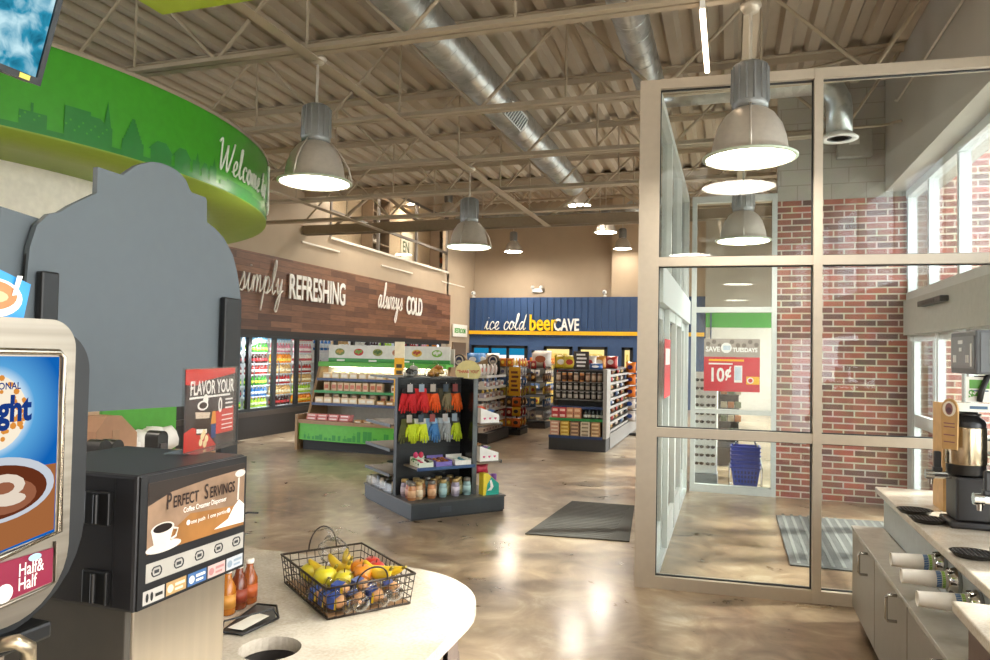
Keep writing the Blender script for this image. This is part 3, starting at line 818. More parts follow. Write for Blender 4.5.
def bag(name, cat, w, d, h, c, lc):
    t = thing(name, 'x', cat, (0, 0, -50))
    ob('pouch', bag_mesh(w, d, h), mat(c, .3), t)
    a = MB()
    for s in (-1, 1): a.disc((0, s*d*.505, h*.52), 1, 1, 12, w*.26, h*.2)
    ob('label', a, mat(lc, .4), t)
    return t
def can(name, cat, r, h, c, lc, lid='#c8c8c4'):
    t = thing(name, 'x', cat, (0, 0, -50))
    ob('body', MB().lathe([(r*.92, 0), (r, .006), (r, h-.006), (r*.92, h)], 12), mat(c, .35), t)
    ob('label_band', MB().lathe([(r+.001, h*.2), (r+.001, h*.75)], 12), mat(lc, .4), t)
    ob('lid', MB().lathe([(r*.95, h), (r*.95, h+.01), (.0001, h+.01)], 12), mat(lid, .3, .6), t)
    return t
def world(o, x, y, z):
    a = o.rotation_euler[2]; c, s = math.cos(a), math.sin(a)
    return (o.location[0]+x*c-y*s, o.location[1]+x*s+y*c, o.location[2]+z)

# ------------------------------------------------------------------ open produce case
def produce():
    t = thing('produce_case', 'open refrigerated food case with green skyline front and picture header', 'refrigerated case', (-7.26, 11.1, 0))
    W, D = 2.55, 1.0
    G1 = mat('#57b03a', .45); G2 = mat('#2f8f35', .45); WD = mat('#9a7a58', .5)
    ob('toe_kick', MB().box(.06, W-.02, .06, D, 0, .18), mat('#1b1b1b', .6), t)
    a = MB(); n = 10
    pts = [(W*i/n, -.10*math.sin(PI*i/n)) for i in range(n+1)]
    a._add([(x, y, z) for z in (.18, .47) for x, y in pts], [(i, i+1, n+2+i, n+1+i) for i in range(n)])
    a.m(1)
    random.seed(3); x = .12
    def sky(x0, x1, z0, z1):
        f = lambda x: -.10*math.sin(PI*x/W)-.004
        a.quad((x0, f(x0), z0), (x1, f(x1), z0), (x1, f(x1), z1), (x0, f(x0), z1))
    while x < W-.1:
        w = random.uniform(.03, .09); h = random.uniform(.04, .1) if x < 1.1 else random.uniform(.05, .19)
        sky(x, x+w, .2, .2+h)
        if random.random() < .4: sky(x+w*.4, x+w*.6, .2+h, .2+h+.05)
        x += w+random.uniform(-.005, .05)
    ob('front_panel', a, [G1, G2], t)
    a = MB(); a._add([(x, y-.03+dy, z) for z in (.47, .53) for dy in (0, .09) for x, y in pts], [(i, i+1, n+2+i, n+1+i) for i in range(n)]+[(2*n+2+i, 2*n+3+i, 3*n+4+i, 3*n+3+i) for i in range(n)]+[(i, i+1, 2*n+3+i, 2*n+2+i) for i in range(n)])
    ob('wood_rim', a, WD, t)
    ob('lower_deck', MB().box(.05, W, 0, D-.1, .4, .47), mat('#d9d4ca', .5), t)
    ob('end_panel', MB().prism([(-.04, 0), (D, 0), (D, 1.5), (D-.3, 1.5), (.35, .62), (-.04, .62)], 0, -.05, .0), WD, t)
    ob('end_panel', MB().prism([(-.04, 0), (D, 0), (D, 1.5), (D-.3, 1.5), (.35, .62), (-.04, .62)], 0, W, W+.05), WD, t)
    ob('back_panel', MB().box(0, W, D-.05, D, .4, 1.82), mat('#c9c4b8', .6), t)
    ob('canopy', bb(0, W, .58, D-.05, 1.46, 1.55), G1, t)
    hd = MB(); hd.m(0).box(.12, W, .74, .78, 1.62, 1.86); hd.m(1).box(.12, W, .736, .784, 1.54, 1.62)
    hs = ob('header_sign', hd, [mat('#dcdcd6', .4), G2], t)
    cols = [('#7a8a4a', '#c7a24a'), ('#c23a2e', '#7fb04a'), ('#8a8f3a', '#4a6a2a'), ('#c58a6a', '#a86a4a'), ('#d8b03a', '#b84a2a'), ('#7fb04a', '#d8d8d0')]
    for i in range(6):
        p = MB(); x = .36+i*.39
        p.m(0).disc((x, .733, 1.735), 1, 1, 16, .1, .065)
        p.m(1)
        for q in range(5): p.disc((x-.05+.025*q, .729, 1.74+.02*math.sin(q*2.2)), 1, 1, 8, .025, .025)
        ob('food_picture', p, [mat(cols[i][0], .5), mat(cols[i][1], .5)], hs)
    for i, w_ in enumerate(('FRUIT', 'SALAD', 'FRESH')):
        p = MB().box(.3+i*.66, .46+i*.66, .7335, .7355, 1.565, 1.595); ob('header_lettering', p, WHITE, hs)
    rows = [(.80, .36, '#2d4370'), (1.02, .44, '#2f8f4a'), (1.24, .52, '#2d4370')]
    for z, y0, c in rows:
        s = ob('shelf', MB().box(.03, W-.03, y0, D-.06, z-.02, z), mat('#8f8b84', .4, .4), t)
        ob('price_rail', MB().box(.03, W-.03, y0-.018, y0-.001, z-.035, z+.012), mat(c, .4), s)
    # unseen glowing strip added under the canopy to brighten the packs
    ob('case_fill_strip', MB().box(.1, W-.1, .80, .84, 1.452, 1.4595), emit('#fff0d8', 16.), t)
    return t
pc = produce()
P1 = pack('sandwich_pack', 'food pack', .16, .12, .11, '#e6cfae', '#f4ede0'); P2 = pack('wrap_pack', 'food pack', .11, .1, .16, '#d9bd98', '#c46a4a')
P3 = pack('snack_cup', 'food pack', .12, .12, .13, '#efe3d0', '#a86a3a'); P4 = pack('meat_tray', 'food pack', .2, .16, .05, '#d98a8a', '#f0dede'); P5 = pack('pastry_pack', 'food pack', .15, .12, .08, '#c79a62', '#efe3d0')
def case_row(pr, z, y, xs, lab, jit=.01):
    for x in xs: put(pr, world(pc, x+random.uniform(-jit, jit), y+random.uniform(-jit, jit), z), random.uniform(-.08, .08), lab, lab+' row')
fr = lambda a, b, n: [a+(b-a)*i/(n-1) for i in range(n)]
case_row(P1, 1.241, .62, fr(.2, 1.3, 7), 'tan wrapped sandwich in the front row on the top shelf of the open food case')
case_row(P5, 1.241, .62, fr(1.5, 2.4, 6), 'golden pastry pack on the top shelf of the open food case')
case_row(P3, 1.241, .78, fr(.25, 2.3, 12), 'pale snack cup in the back row on the top shelf of the open food case')
case_row(P2, 1.021, .54, fr(.25, 1.3, 9), 'tall tan wrap pack standing on the green edged middle shelf of the food case')
case_row(P3, 1.021, .58, fr(1.6, 2.4, 5), 'pale snack cup on the green edged middle shelf of the food case')
case_row(P1, .801, .46, fr(.15, 1.2, 7), 'tan wrapped sandwich on the blue edged lower shelf of the food case')
case_row(P5, .801, .46, fr(1.4, 2.4, 7), 'golden pastry pack on the blue edged lower shelf of the food case')
case_row(P2, .801, .62, fr(.2, 2.3, 12), 'tall tan wrap pack in the back row on the lower shelf of the food case')
for i in range(4):
    for j in range(3): put(P4, world(pc, .17+i*.22, .18+.02*j, .471+j*.052), 0, 'pink meat tray stacked at the wood rimmed end of the food case', 'pink meat trays')
case_row(P5, .471, .2, fr(1.1, 2.4, 8), 'golden pastry pack lying on the lower deck behind the wood rim of the food case')
t = thing('promo_stand', 'tall narrow yellow promotional sign standing at the end of the food case', 'sign', (-5.06, 10.55, 0))
ob('base', MB().lathe([(.0001, 0), (.17, 0), (.16, .015), (.0001, .02)], 16), BLACK, t); ob('pole', MB().cyl((0, 0, .015), (0, 0, 1.0), .012, n=8), BLACK, t)
a = MB(); a.m(0).box(-.085, .085, -.015, .0, .95, 1.66); a.m(1).box(-.085, .085, -.015, .0, 1.66, 1.92)
a.m(2)
for z in (1.5, 1.4, 1.2): a.box(-.05, .05, -.018, -.015, z, z+.06)
a.m(3).box(-.05, .05, -.018, -.015, 1.28, 1.36)
ob('sign_panel', a, [mat('#f0b41e', .45), mat('#eee2c4', .45), mat('#4a3a22', .5), mat('#d8542a', .5)], t)

# ------------------------------------------------------------------ near display of gloves, candy and jars
GD = thing('gondola_display', 'dark grey low display fixture with gloves, candy and jars in mid floor', 'display fixture', (-3.154, 6.935, 0), R(49))
def gp(x, y, z): return world(GD, x, y, z)
GA = R(49)
def build_gd():
    t = GD; DK = mat('#30363c', .5); DK2 = mat('#24282c', .55); SH = mat('#6d6259', .5); EDGE = mat('#2e4f80', .4)
    a = MB(); a.box(0, 1.14, 0, 1.35, .02, .165); a.m(1).box(.01, 1.13, .01, 1.34, 0, .02)
    ob('base', a, [DK, DK2], t)
    a = MB(); a.box(-.012, 1.152, -.012, 1.362, .165, .182); ob('base_deck', a, mat('#4b4a48', .5), t)
    ob('kick_plate', MB().box(.33, .47, -.006, -.001, .06, .12), mat('#3c434a', .5), t)
    a = MB(); a.m(0).box(.03, .84, .5, .53, .182, 1.46); a.m(1)
    for i in range(8): a.box(.05, .83, .494, .5, .22+i*.155, .226+i*.155)
    ob('slat_panel', a, [DK2, mat('#101214', .6)], t)
    ob('upright', MB().box(.02, .055, .47, .55, .182, 1.47), DK2, t)
    a = MB(); a.m(0).box(.83, .875, .2, .55, .182, 1.47); a.m(1).box(.826, .879, .185, .2, .182, 1.475)
    ob('side_panel', a, [mat('#1c1c1e', .25), mat('#6a7278', .4)], t)
    ob('spine', MB().box(.41, .45, .55, 1.34, .182, 1.46), DK2, t)
    ob('top_panel', MB().box(.03, .86, .5, 1.34, 1.462, 1.48), DK, t)
    def shelf(x0, x1, y0, y1, z, rail, side):
        s = ob('shelf', MB().box(x0, x1, y0, y1, z-.018, z), SH, t)
        r = MB()
        if side == 'f': r.box(x0, x1, y0-.014, y0-.001, z-.03, z+.004)
        elif side == 'l': r.box(x0-.014, x0-.001, y0, y1, z-.03, z+.004)
        else: r.box(x1+.001, x1+.014, y0, y1, z-.03, z+.004)
        ob('shelf_rail', r, rail, s)
    shelf(.12, .826, .14, .494, .52, EDGE, 'f')
    for z in (.95, .68, .40): shelf(.0, .41, .58, 1.33, z, DK, 'l')
    for z in (.98, .55): shelf(.88, 1.16, .12, .56, z, mat('#4a5258', .5), 'r')
    for z in (1.41, 1.075):
        for x in (.12, .26, .40, .56, .68): ob('peg_hook', MB().tube([(x, .495, z), (x, .36, z), (x, .35, z+.015)], .004, 5), CHROME, t)
        ob('hook_rail', MB().box(.06, .82, .48, .494, z-.03, z-.005), mat('#181a1c', .5), t)
build_gd()
def glove_mesh():
    a = MB()
    a.T = None
    a.lathe([(.03, 0), (.035, -.03), (.042, -.06), (.047, -.1), (.043, -.13), (.03, -.14)], 10, sy=.42)
    for i, (x, L, ang) in enumerate([(-.033, .075, -.12), (-.012, .095, -.03), (.011, .09, .04), (.032, .07, .13)]):
        p0 = Vector((x, 0, -.12)); d = Vector((math.sin(ang), 0, -math.cos(ang)))
        a.tube([p0, p0+d*L*.5+Vector((0, -.006, 0)), p0+d*L*.95, p0+d*L], [.0125, .0115, .009, .003], 7)
    a.tube([(.035, -.004, -.06), (.062, -.012, -.1), (.07, -.016, -.135), (.071, -.017, -.142)], [.016, .013, .009, .003], 7)
    return a
GLV = [(0, [('#c8232c', '#2a2a2e', 'red knit work gloves hanging first on the top hooks of the grey display'), ('#d22a2e', '#d22a2e', 'red work gloves with a white logo hanging beside the first red pair'), ('#e8591f', '#3a3a40', 'orange work gloves hanging in the middle of the top hooks'), ('#7d7358', '#4a4a3a', 'camouflage tan work gloves hanging on the top hooks'), ('#e2611f', '#33343a', 'orange and black work gloves hanging by the black side panel')]),
       (1, [('#c3d82b', '#5a5f33', 'lime gloves hanging first on the lower hooks of the grey display'), ('#cfe02e', '#d5d8d4', 'lime and white gloves hanging second on the lower hooks'), ('#3f78b4', '#8fb6d8', 'blue knit gloves hanging in the middle of the lower hooks'), ('#9ba1a4', '#b8c6d0', 'grey knit gloves hanging on the lower hooks beside the blue pair'), ('#bcd32c', '#55585a', 'lime and charcoal gloves hanging by the black side panel on the lower hooks')])]
gm = glove_mesh(); gobj = None
for row, lst in GLV:
    z0 = (1.40, 1.065)[row]
    for i, (c, cuff, lab) in enumerate(lst):
        x = (.12, .26, .40, .56, .68)[i]
        t = thing('work_gloves', lab, 'gloves', gp(x, .40, z0), GA, 'work gloves on the display hooks')
        for k, (dx, dy, rr) in enumerate(((-.03, .018, .1), (.028, -.015, -.12))):
            g = glove_mesh()
            for v in g.bm.verts: v.co.x *= (1 if k == 0 else -1)
            o = ob('glove', g, mat(c if k else (c if (i+row) % 2 == 0 else cuff), .8, var=.12, scale=60), t, loc=(dx, dy, -.055)); o.rotation_euler = (0, rr, 0); o.scale = (1.15, 1.1, 1.22)
            ob('cuff', MB().lathe([(.034, .012), (.036, -.002), (.037, -.03), (.034, -.034)], 10, sy=.5), mat(cuff, .8), o)
        ob('hang_card', MB().box(-.032, .032, -.038, -.035, -.075, .01), mat(('#b9b6b8', '#8fa0b4', '#b0a8a0', '#3a4a5a', '#8a3a3a')[(i+row*2) % 5], .5), t)
def jar(lab_c, lid_c):
    t = thing('glass_jar', 'x', 'jar', (0, 0, -50))
    ob('body', MB().lathe([(.035, 0), (.041, .008), (.042, .09), (.036, .115), (.031, .125)], 14), mat(lab_c[0], .2), t)
    ob('paper_label', MB().lathe([(.0425, .025), (.0425, .085)], 14), mat(lab_c[1], .5), t)
    ob('lid', MB().lathe([(.034, .122), (.036, .126), (.036, .148), (.033, .152), (.0001, .152)], 14), mat(lid_c, .35, .5), t)
    return t
JC = [('#d08a80', '#e6b8ac', 'pink labelled'), ('#d2b28a', '#ead9bc', 'cream labelled'), ('#c98b5e', '#e0b48c', 'peach labelled'), ('#8fb0b4', '#a9ccd0', 'pale blue labelled'), ('#a9a0b8', '#cfc6d8', 'lilac labelled'), ('#b8b078', '#d6d0a0', 'olive labelled')]
pos = [(.10, .27, 0), (.17, .19, 1), (.25, .29, 2), (.32, .18, 2), (.40, .30, 1), (.46, .19, 3), (.55, .29, 5), (.61, .18, 4), (.70, .27, 5), (.76, .19, 3), (.1, .4, 4), (.24, .41, 0), (.38, .42, 3), (.52, .42, 1), (.66, .41, 2), (.08, .17, 2)]
for i, (x, y, c) in enumerate(pos):
    j = jar(JC[c][:2], '#b9a06a' if i % 3 else '#7d7a74')
    j.location = gp(x, y, .182); j.rotation_euler = (0, 0, i); j.scale = (1.12, 1.12, 1.25)
    r_ = 'in the front row' if y < .24 else 'in the middle row' if y < .35 else 'in the back row'
    j['label'] = '%s glass jar %s on the display base, %s from upright' % (JC[c][2], r_, ORD[min(i//2 if y < .35 else i-10, 7)])
    j['group'] = 'jars on the display base'
def tray(name, lab, cat, x, y, z, w, d, h, c, items, ic, rz=0.):
    t = thing(name, lab, cat, gp(x, y, z), GA+rz)
    a = MB(); a.box(0, w, 0, .006, 0, h*.55); a.box(0, w, d-.006, d, 0, h); a.box(0, .006, .006, d-.006, 0, h*.7); a.box(w-.006, w, .006, d-.006, 0, h*.7); a.box(.006, w-.006, .006, d-.006, 0, .006)
    ob('display_box', a, mat(c, .5), t)
    return t
for i, (x, w, c, lab, ic, n) in enumerate([(.16, .17, '#dfe8d8', 'white and green open candy box at the blue edged shelf of the grey display', ('#2f7a3a', '#c8305a', '#f0f0e8', '#222'), 14),
                         (.36, .2, '#7a6ab8', 'purple open candy box in the middle of the blue edged shelf', ('#8a5a3a', '#b87a4a', '#6a3a2a', '#a86a3a'), 16),
                         (.60, .2, '#eceae4', 'white open box of sweets beside the purple box on the blue edged shelf', ('#e8e4dc', '#cfe0d8', '#4a8a9a', '#d8d8d0'), 12)]):
    tray('candy_box', lab, 'candy box', x, .17, .52, w, .24, .09, c, n, ic)
    cols = [mat(q if len(q) == 7 else '#222222', .35) for q in ic]
    pr = None
    for k in range(n):
        xx = x+.02+(w-.05)*((k % 4)/3)+random.uniform(-.008, .008); yy = .2+.17*((k//4)/3.)
        o = ob('candy_bar', MB().ell((0, 0, .02), .022, .03, .018, 8, 5), cols[k % 4], label='wrapped sweet in the %s' % lab.replace(' at the blue edged shelf of the grey display', '').replace(' in the middle of the blue edged shelf', '').replace(' beside the purple box on the blue edged shelf', ''), cat='sweet', group='sweets in box %d of the display shelf' % (i+1), loc=gp(xx, yy, .527+.022*(yy-.2)/.17+random.uniform(0, .012)), rz=k)
for k in range(2):
    o = ob('toy_egg', MB().ell((0, 0, .035), .028, .028, .035, 12, 8), mat(('#e0447a', '#d83a5a')[k], .35), label='pink and white toy egg %s the white and green candy box' % ('on the near side of' if k == 0 else 'on the far side of'), cat='sweet', loc=gp(.19+k*.065, .33, .6))
def heart_box(x, y, z, lab):
    t = thing('display_box', lab, 'display box', gp(x, y, z), GA)
    ob('carton', MB().prism([(0, 0), (.24, 0), (.24, .09), (0, .17)], 1, 0, .3), mat('#f2f0ee', .5), t)
    a = MB()
    for i in range(3):
        c = .05+i*.07; pts = []
        for q in range(16):
            an = 2*PI*q/16; pts.append((c+.0019*8*math.sin(an)**3*1.1, -.002, .05+.0019*(7*math.cos(an)-2.6*math.cos(2*an)-math.cos(3*an)*1.)))
        a.poly(pts)
    ob('heart_mark', a, mat('#d8548a', .5), t)
    return t
heart_box(.885, .12, .98, 'white sloped box with three pink hearts on the upper side shelf')
heart_box(.885, .12, .55, 'white sloped box with three pink hearts on the lower side shelf')
for i, (x, y, z, c, n_) in enumerate([(.95, .3, 1.125, '#e2542a', 'orange'), (1.02, .38, 1.1, '#d8401f', 'red orange'), (1.09, .3, 1.085, '#3a6aa8', 'blue'), (.95, .34, .7, '#9a6a3a', 'brown'), (1.02, .3, .67, '#6a4a8a', 'purple'), (1.08, .36, .655, '#3f8a5a', 'green')]):
    b = bag('snack_bag', 'snack', .1, .05, .07, c, '#f0e8d8'); b.location = gp(x, y, z); b.rotation_euler = (R(70), 0, GA); b['label'] = '%s small bag on top of the %s heart marked box' % (n_, 'upper' if z > .9 else 'lower')
o = ob('picture_card', MB().m(0).box(0, .1, 0, .004, 0, .2), mat('#d8a890', .5), label='small card with a warm coloured picture behind the lower heart box', cat='card', loc=gp(.9, .5, .745), rz=GA)
t = thing('game_box', 'teal and yellow box with wavy print on the display base', 'box', gp(.9, .06, .182), GA)
ob('carton', MB().prism([(0, 0), (.2, 0), (.2, .12), (.06, .24), (0, .24)], 1, 0, .1), mat('#e8d23a', .45), t)
a = MB(); a.m(0).poly([(.03, -.003, .0), (.2, -.003, .0), (.2, -.003, .12), (.1, -.003, .2), (.05, -.003, .12)]); a.m(1)
a.poly([(.05, -.005, .05), (.09, -.005, .09), (.08, -.005, .16), (.1, -.005, .17), (.13, -.005, .09), (.1, -.005, .05)])
ob('print', a, [mat('#25a898', .45), mat('#f2f4f0', .45)], t)
for i in range(3):
    o = ob('purple_can', MB().lathe([(.03, 0), (.033, .006), (.033, .19), (.03, .2), (.0001, .2)], 12), mat('#7a3f9a', .35), label='tall purple can behind the teal box on the display base', cat='can', group='purple cans', loc=gp(1.0+i*.07, .24, .182))
o = ob('red_pouch', bag_mesh(.18, .08, .1), mat('#c8304a', .4), label='red pouch lying on the purple cans beside the grey side panel', cat='pouch', loc=gp(.98, .25, .395), rz=GA)
# left side base goods
for i in range(12):
    x, y = .08+.15*(i % 2)+random.uniform(-.02, .02), .62+.11*(i//2)
    cc = ('#e8e0d2', '#c9b8a0', '#3a3a34', '#8a9a5a', '#e4e4e0', '#b89a7a')[i % 6]
    nm = ('cream', 'tan', 'black', 'olive', 'white', 'brown')[i % 6]
    o = ob('snack_packet', bag_mesh(.13, .07, .13), mat(cc, .4), label='%s packet %s on the base beneath the empty side shelves' % (nm, 'in the nearer half' if i < 6 else 'in the farther half'), cat='snack', group='packets beneath the empty shelves', loc=gp(x, y, .182), rz=random.uniform(0, 3))
t = thing('wire_bin', 'low white edged bin of packets on the base below the empty side shelves', 'bin', gp(.01, .57, .182), GA)
a = MB(); a.box(0, .008, 0, .76, 0, .1); a.box(0, .38, -.008, 0, 0, .1); a.box(0, .38, .76, .768, 0, .1); ob('bin_wall', a, PLASTIC, t)
# on top
def topper(x, y, c, lab, r, n, cat='snack'):
    t = thing('bagged_treats', lab, cat, gp(x, y, 1.48), GA)
    for k in range(n):
        an = k*2.4; rr = r*.5*math.sqrt((k+.5)/n)
        ob('treat', MB().ell((rr*math.cos(an), rr*math.sin(an), .03+.05*(1-rr/r)*(k % 3)), .035, .035, .03, 8, 5), mat(c[k % len(c)], .5), t)
    ob('wrap', MB().lathe([(r*.7, .002), (r*.85, .03), (r*.7, .1), (r*.3, .14), (r*.15, .15), (r*.25, .18)], 14), PLASTIC, t)
topper(.28, .7, ('#e8e4dc', '#3a3a36', '#b8b8b0'), 'clear bag of black and white treats on top of the grey display', .13, 11)
topper(.62, .75, ('#c98a3a', '#e0b05a', '#b8702a'), 'clear bag of golden pastries on top of the grey display', .16, 14)
t = thing('round_sign', 'cream oval sign with red lettering reading THANK YOU on the display', 'sign', gp(.92, .5, 1.475), GA-R(26))
ob('stick', MB().cyl((0, 0, 0), (0, 0, .1), .006, n=6), CHROME, t); ob('card', MB().prism([(.15*math.cos(2*PI*i/24), .07+.135*math.sin(2*PI*i/24)) for i in range(24)], 1, -.004, .004), mat('#e8dc9a', .5), t)
ob('lettering', MB().text('"THANK YOU!"', Matrix.Translation((0, -.006, .055)) @ MY, .05, .001, .75, .001, 'CENTER'), mat('#c8322a', .5), t)

# ------------------------------------------------------------------ snack fixture in mid floor (grey, drink mixes on the front)
def fixture(name, lab, loc, w, d, h, base=.2, mat_c='#3a3b3d', rz=0.):
    t = thing(name, lab, 'display fixture', loc, rz)
    DK = mat(mat_c, .5)
    ob('base', MB().box(0, w, 0, d, 0, base), DK, t)
    return t
MG = fixture('gondola_display', 'long grey snack shelving with packaged cups on its front end', (-3.2, 13.1, 0), 1.06, 4.6, 1.5, .24)
ob('end_frame', MB().box(.07, 1.0, .36, .40, .24, 1.46), mat('#2b2c2e', .5), MG)
ob('end_post', MB().box(1.0, 1.07, .0, .42, .24, 1.5), mat('#a3a19d', .4, .3), MG)
ob('end_post', MB().box(-.0, .04, .3, .42, .24, 1.5), mat('#4a4b4d', .4, .3), MG)
ob('spine', MB().box(.5, .54, .42, 4.55, .24, 1.45), mat('#55565a', .5), MG)
ob('lower_panel', MB().box(1.062, 1.075, .4, 4.6, .02, .3), mat('#85837f', .5), MG)
for z, c, y0 in ((.245, '#2d4370', -.02), (.56, '#2f8f4a', .04), (.78, '#2d4370', .1)):
    s = ob('shelf', MB().box(.01, .99, y0, .36, z, z+.02), mat('#6b6a68', .5), MG); ob('price_rail', MB().box(.0, .995, y0-.016, y0-.001, z-.02, z+.03), mat(c, .4), s)
for k in range(8):
    z = .33+k*.15
    s = ob('side_shelf', MB().box(.56, 1.03, .44, 4.55, z-.012, z), mat('#8b8984', .4, .3), MG); ob('price_rail', MB().box(1.03, 1.045, .44, 4.55, z-.03, z+.015), mat('#a8a6a1', .4), s)
ob('top_panel', MB().box(.05, 1.0, .3, 4.55, 1.465, 1.485), mat('#55565a', .5), MG)
cupo = can('drink_mix', 'snack pack', .042, .16, '#c98a4a', '#5a3a2a'); cupb = can('drink_mix', 'snack pack', .042, .16, '#8a6a55', '#d0b8a0'); cupd = can('drink_mix', 'snack pack', .04, .13, '#5d5a58', '#b5b0a8')
for i in range(8):
    x = .12+i*.112
    put(cupo if i in (1, 2, 4) else cupb, world(MG, x, .2, 1.26), 0, ('orange' if i in (1, 2, 4) else 'brown')+' topped canister in the upper row on the front of the grey snack shelving', 'upper canisters')
    put(cupd, world(MG, x, .2, 1.09), 0, 'grey canister in the second row on the front of the grey snack shelving', 'second canisters')
    put(cupd, world(MG, x, .2, .93), 0, 'grey canister in the third row on the front of the grey snack shelving', 'third canisters')
for z in (1.245, 1.075, .915): ob('canister_shelf', MB().box(.07, .99, .13, .36, z, z+.012), mat('#8a8a88', .4, .4), MG)
rp = pack('red_pack', 'snack pack', .13, .14, .1, '#c8404a', '#f0d0c8'); op = pack('orange_pack', 'snack pack', .13, .14, .1, '#c98a6a', '#e8c8a8')
for i in range(4):
    for j in range(2): put(rp if i < 2 else op, world(MG, .1+i*.14, .12, .582+j*.102), 0, ('red' if i < 2 else 'peach')+' carton stacked on the green edged shelf of the grey snack shelving', 'cartons on the green edged shelf')
wb = thing('dark_bottle', 'x', 'bottle', (0, 0, -50)); ob('body', MB().lathe([(.032, 0), (.034, .01), (.034, .1), (.014, .15), (.013, .19)], 10), mat('#1e2a22', .15), wb); ob('label_band', MB().lathe([(.0345, .03), (.0345, .08)], 10), mat('#cfd0c8', .5), wb)
for i in range(5): put(wb, world(MG, .66+i*.075, .12, .582), 0, 'small dark bottle on the green edged shelf of the grey snack shelving', 'dark bottles')
for i, (c, l, nm) in enumerate([('#d2a08a', '#f0dcc8', 'pink'), ('#c9a03a', '#e8d080', 'yellow'), ('#8a6a55', '#d0b090', 'brown'), ('#d8c8b0', '#8a7a60', 'cream'), ('#b08a60', '#e0c8a0', 'tan')]):
    p = pack('tray_pack', 'snack pack', .17, .2, .065, c, l)
    for j in range(4): put(p, world(MG, .11+i*.19, .08, .266+j*.067), 0, '%s flat box stacked on the bottom front shelf of the grey snack shelving' % nm, '%s flat boxes' % nm)
SNK = [('#b03a34', '#f0e0c8', 'red'), ('#d8d0c4', '#7a4a34', 'white'), ('#8a4a2a', '#e8c070', 'brown'), ('#c9a86a', '#a03030', 'tan'), ('#5a6a8a', '#e0e0e0', 'blue')]
sp = [bag('snack_bag', 'snack', .2, .08, .11, c, l) for c, l, n in SNK]
for k in range(8):
    for i in range(6):
        q = (k*2+i*3) % 5
        put(sp[q], world(MG, .96, .6+i*.66+random.uniform(-.1, .1), .331+k*.15), PI/2+random.uniform(-.1, .1), '%s snack bag on the %s side shelf up of the long grey snack shelving' % (SNK[q][2], ORD[k]), 'side shelf %s bags row %d' % (SNK[q][2], k+1))
# on top: bags and a slate
tb = [('#e0c02a', '#f4f0e0', 'yellow', .12, .4), ('#e8d04a', '#b03a2a', 'yellow', .3, .36), ('#d8cfc0', '#c03a3a', 'white', .62, .7), ('#c98a3a', '#f0e0c8', 'orange', .72, 1.2), ('#3a6ab0', '#f0f0f0', 'blue', .8, .36), ('#b83a34', '#f0e8e0', 'red', .85, 1.9), ('#e8e0d4', '#7a9a4a', 'white', .75, 2.6)]
for i, (c, l, n, x, y) in enumerate(tb):
    b = bag('chip_bag', 'snack', .26, .14, .26 if i != 4 else .12, c, l); b.location = world(MG, x, y, 1.487); b.rotation_euler = (0, 0, random.uniform(-.3, .3))
    b['label'] = '%s bag on top of the grey snack shelving, %s from its front' % (n, ORD[i])
t = thing('slate_sign', 'small dark sign with white lettering on top of the grey snack shelving', 'sign', world(MG, .52, .34, 1.487))
ob('board', bb(-.15, .15, -.012, .012, .0, .34), mat('#3b3230', .5), t)
a = MB()
for i in range(4): a.box(-.08-.01*(i % 2), .08+.012*(i % 3), -.0145, -.012, .05+.07*i, .085+.07*i)
ob('lettering', a, WHITE, t)

# ------------------------------------------------------------------ white snack shelves, candy racks, bag strips farther back
S2 = fixture('snack_rack', 'dark based open snack rack with five tiers of white packs behind the gloves display', (-5.55, 13.25, 0), 1.1, 1.4, 1.6, .2, '#2f2b29')
ob('back_frame', MB().box(.05, .1, .05, 1.35, .2, 1.4), mat('#4a4644', .5), S2)
for z in (.42, .64, .86, 1.08, 1.3):
    s = ob('shelf', MB().box(.1, 1.02, .06, 1.34, z-.015, z), mat('#8a8680', .4, .3), S2)
    ob('price_rail', MB().box(1.02, 1.035, .06, 1.34, z-.03, z+.02), mat('#dcd8d0', .4), s); ob('price_rail', MB().box(.1, 1.02, .045, .058, z-.03, z+.02), mat('#dcd8d0', .4), s)
wp = pack('snack_cake_box', 'snack', .16, .1, .12, '#e6dfd8', '#c07a6a'); wq = pack('snack_cake_box', 'snack', .16, .1, .1, '#d0b8a8', '#8a5a4a'); wr = pack('snack_cake_box', 'snack', .16, .1, .11, '#a8a0b0', '#f0e8e8')
for k, z in enumerate((.42, .64, .86, 1.08)):
    for i in range(7):
        p = (wp, wq, wr)[(k+i*2) % 3]; nm = ('white', 'tan', 'lilac')[(k+i*2) % 3]
        put(p, world(S2, .93, .15+i*.185, z+.001), PI/2, '%s snack box on the aisle side of the %s tier, dark based snack rack' % (nm, ORD[k]), 'snack boxes tier %d %s' % (k+1, nm))
        if i < 5: put(p, world(S2, .2+i*.17, .13, z+.001), 0, '%s snack box on the near end of the %s tier, dark based snack rack' % (nm, ORD[k]), 'snack boxes end %d %s' % (k+1, nm))
wbag = bag('snack_bag', 'snack', .22, .1, .24, '#e6dcd4', '#d07a6a')
for i in range(5): put(wbag, world(S2, .85, .2+i*.24, 1.302), PI/2+.1*i, 'pink and white bag along the top of the dark based snack rack', 'white bags on the snack rack')
for i in range(7): put(wq, world(S2, .93, .15+i*.185, .201), PI/2, 'tan snack box on the base of the dark based snack rack', 'snack boxes on the rack base')
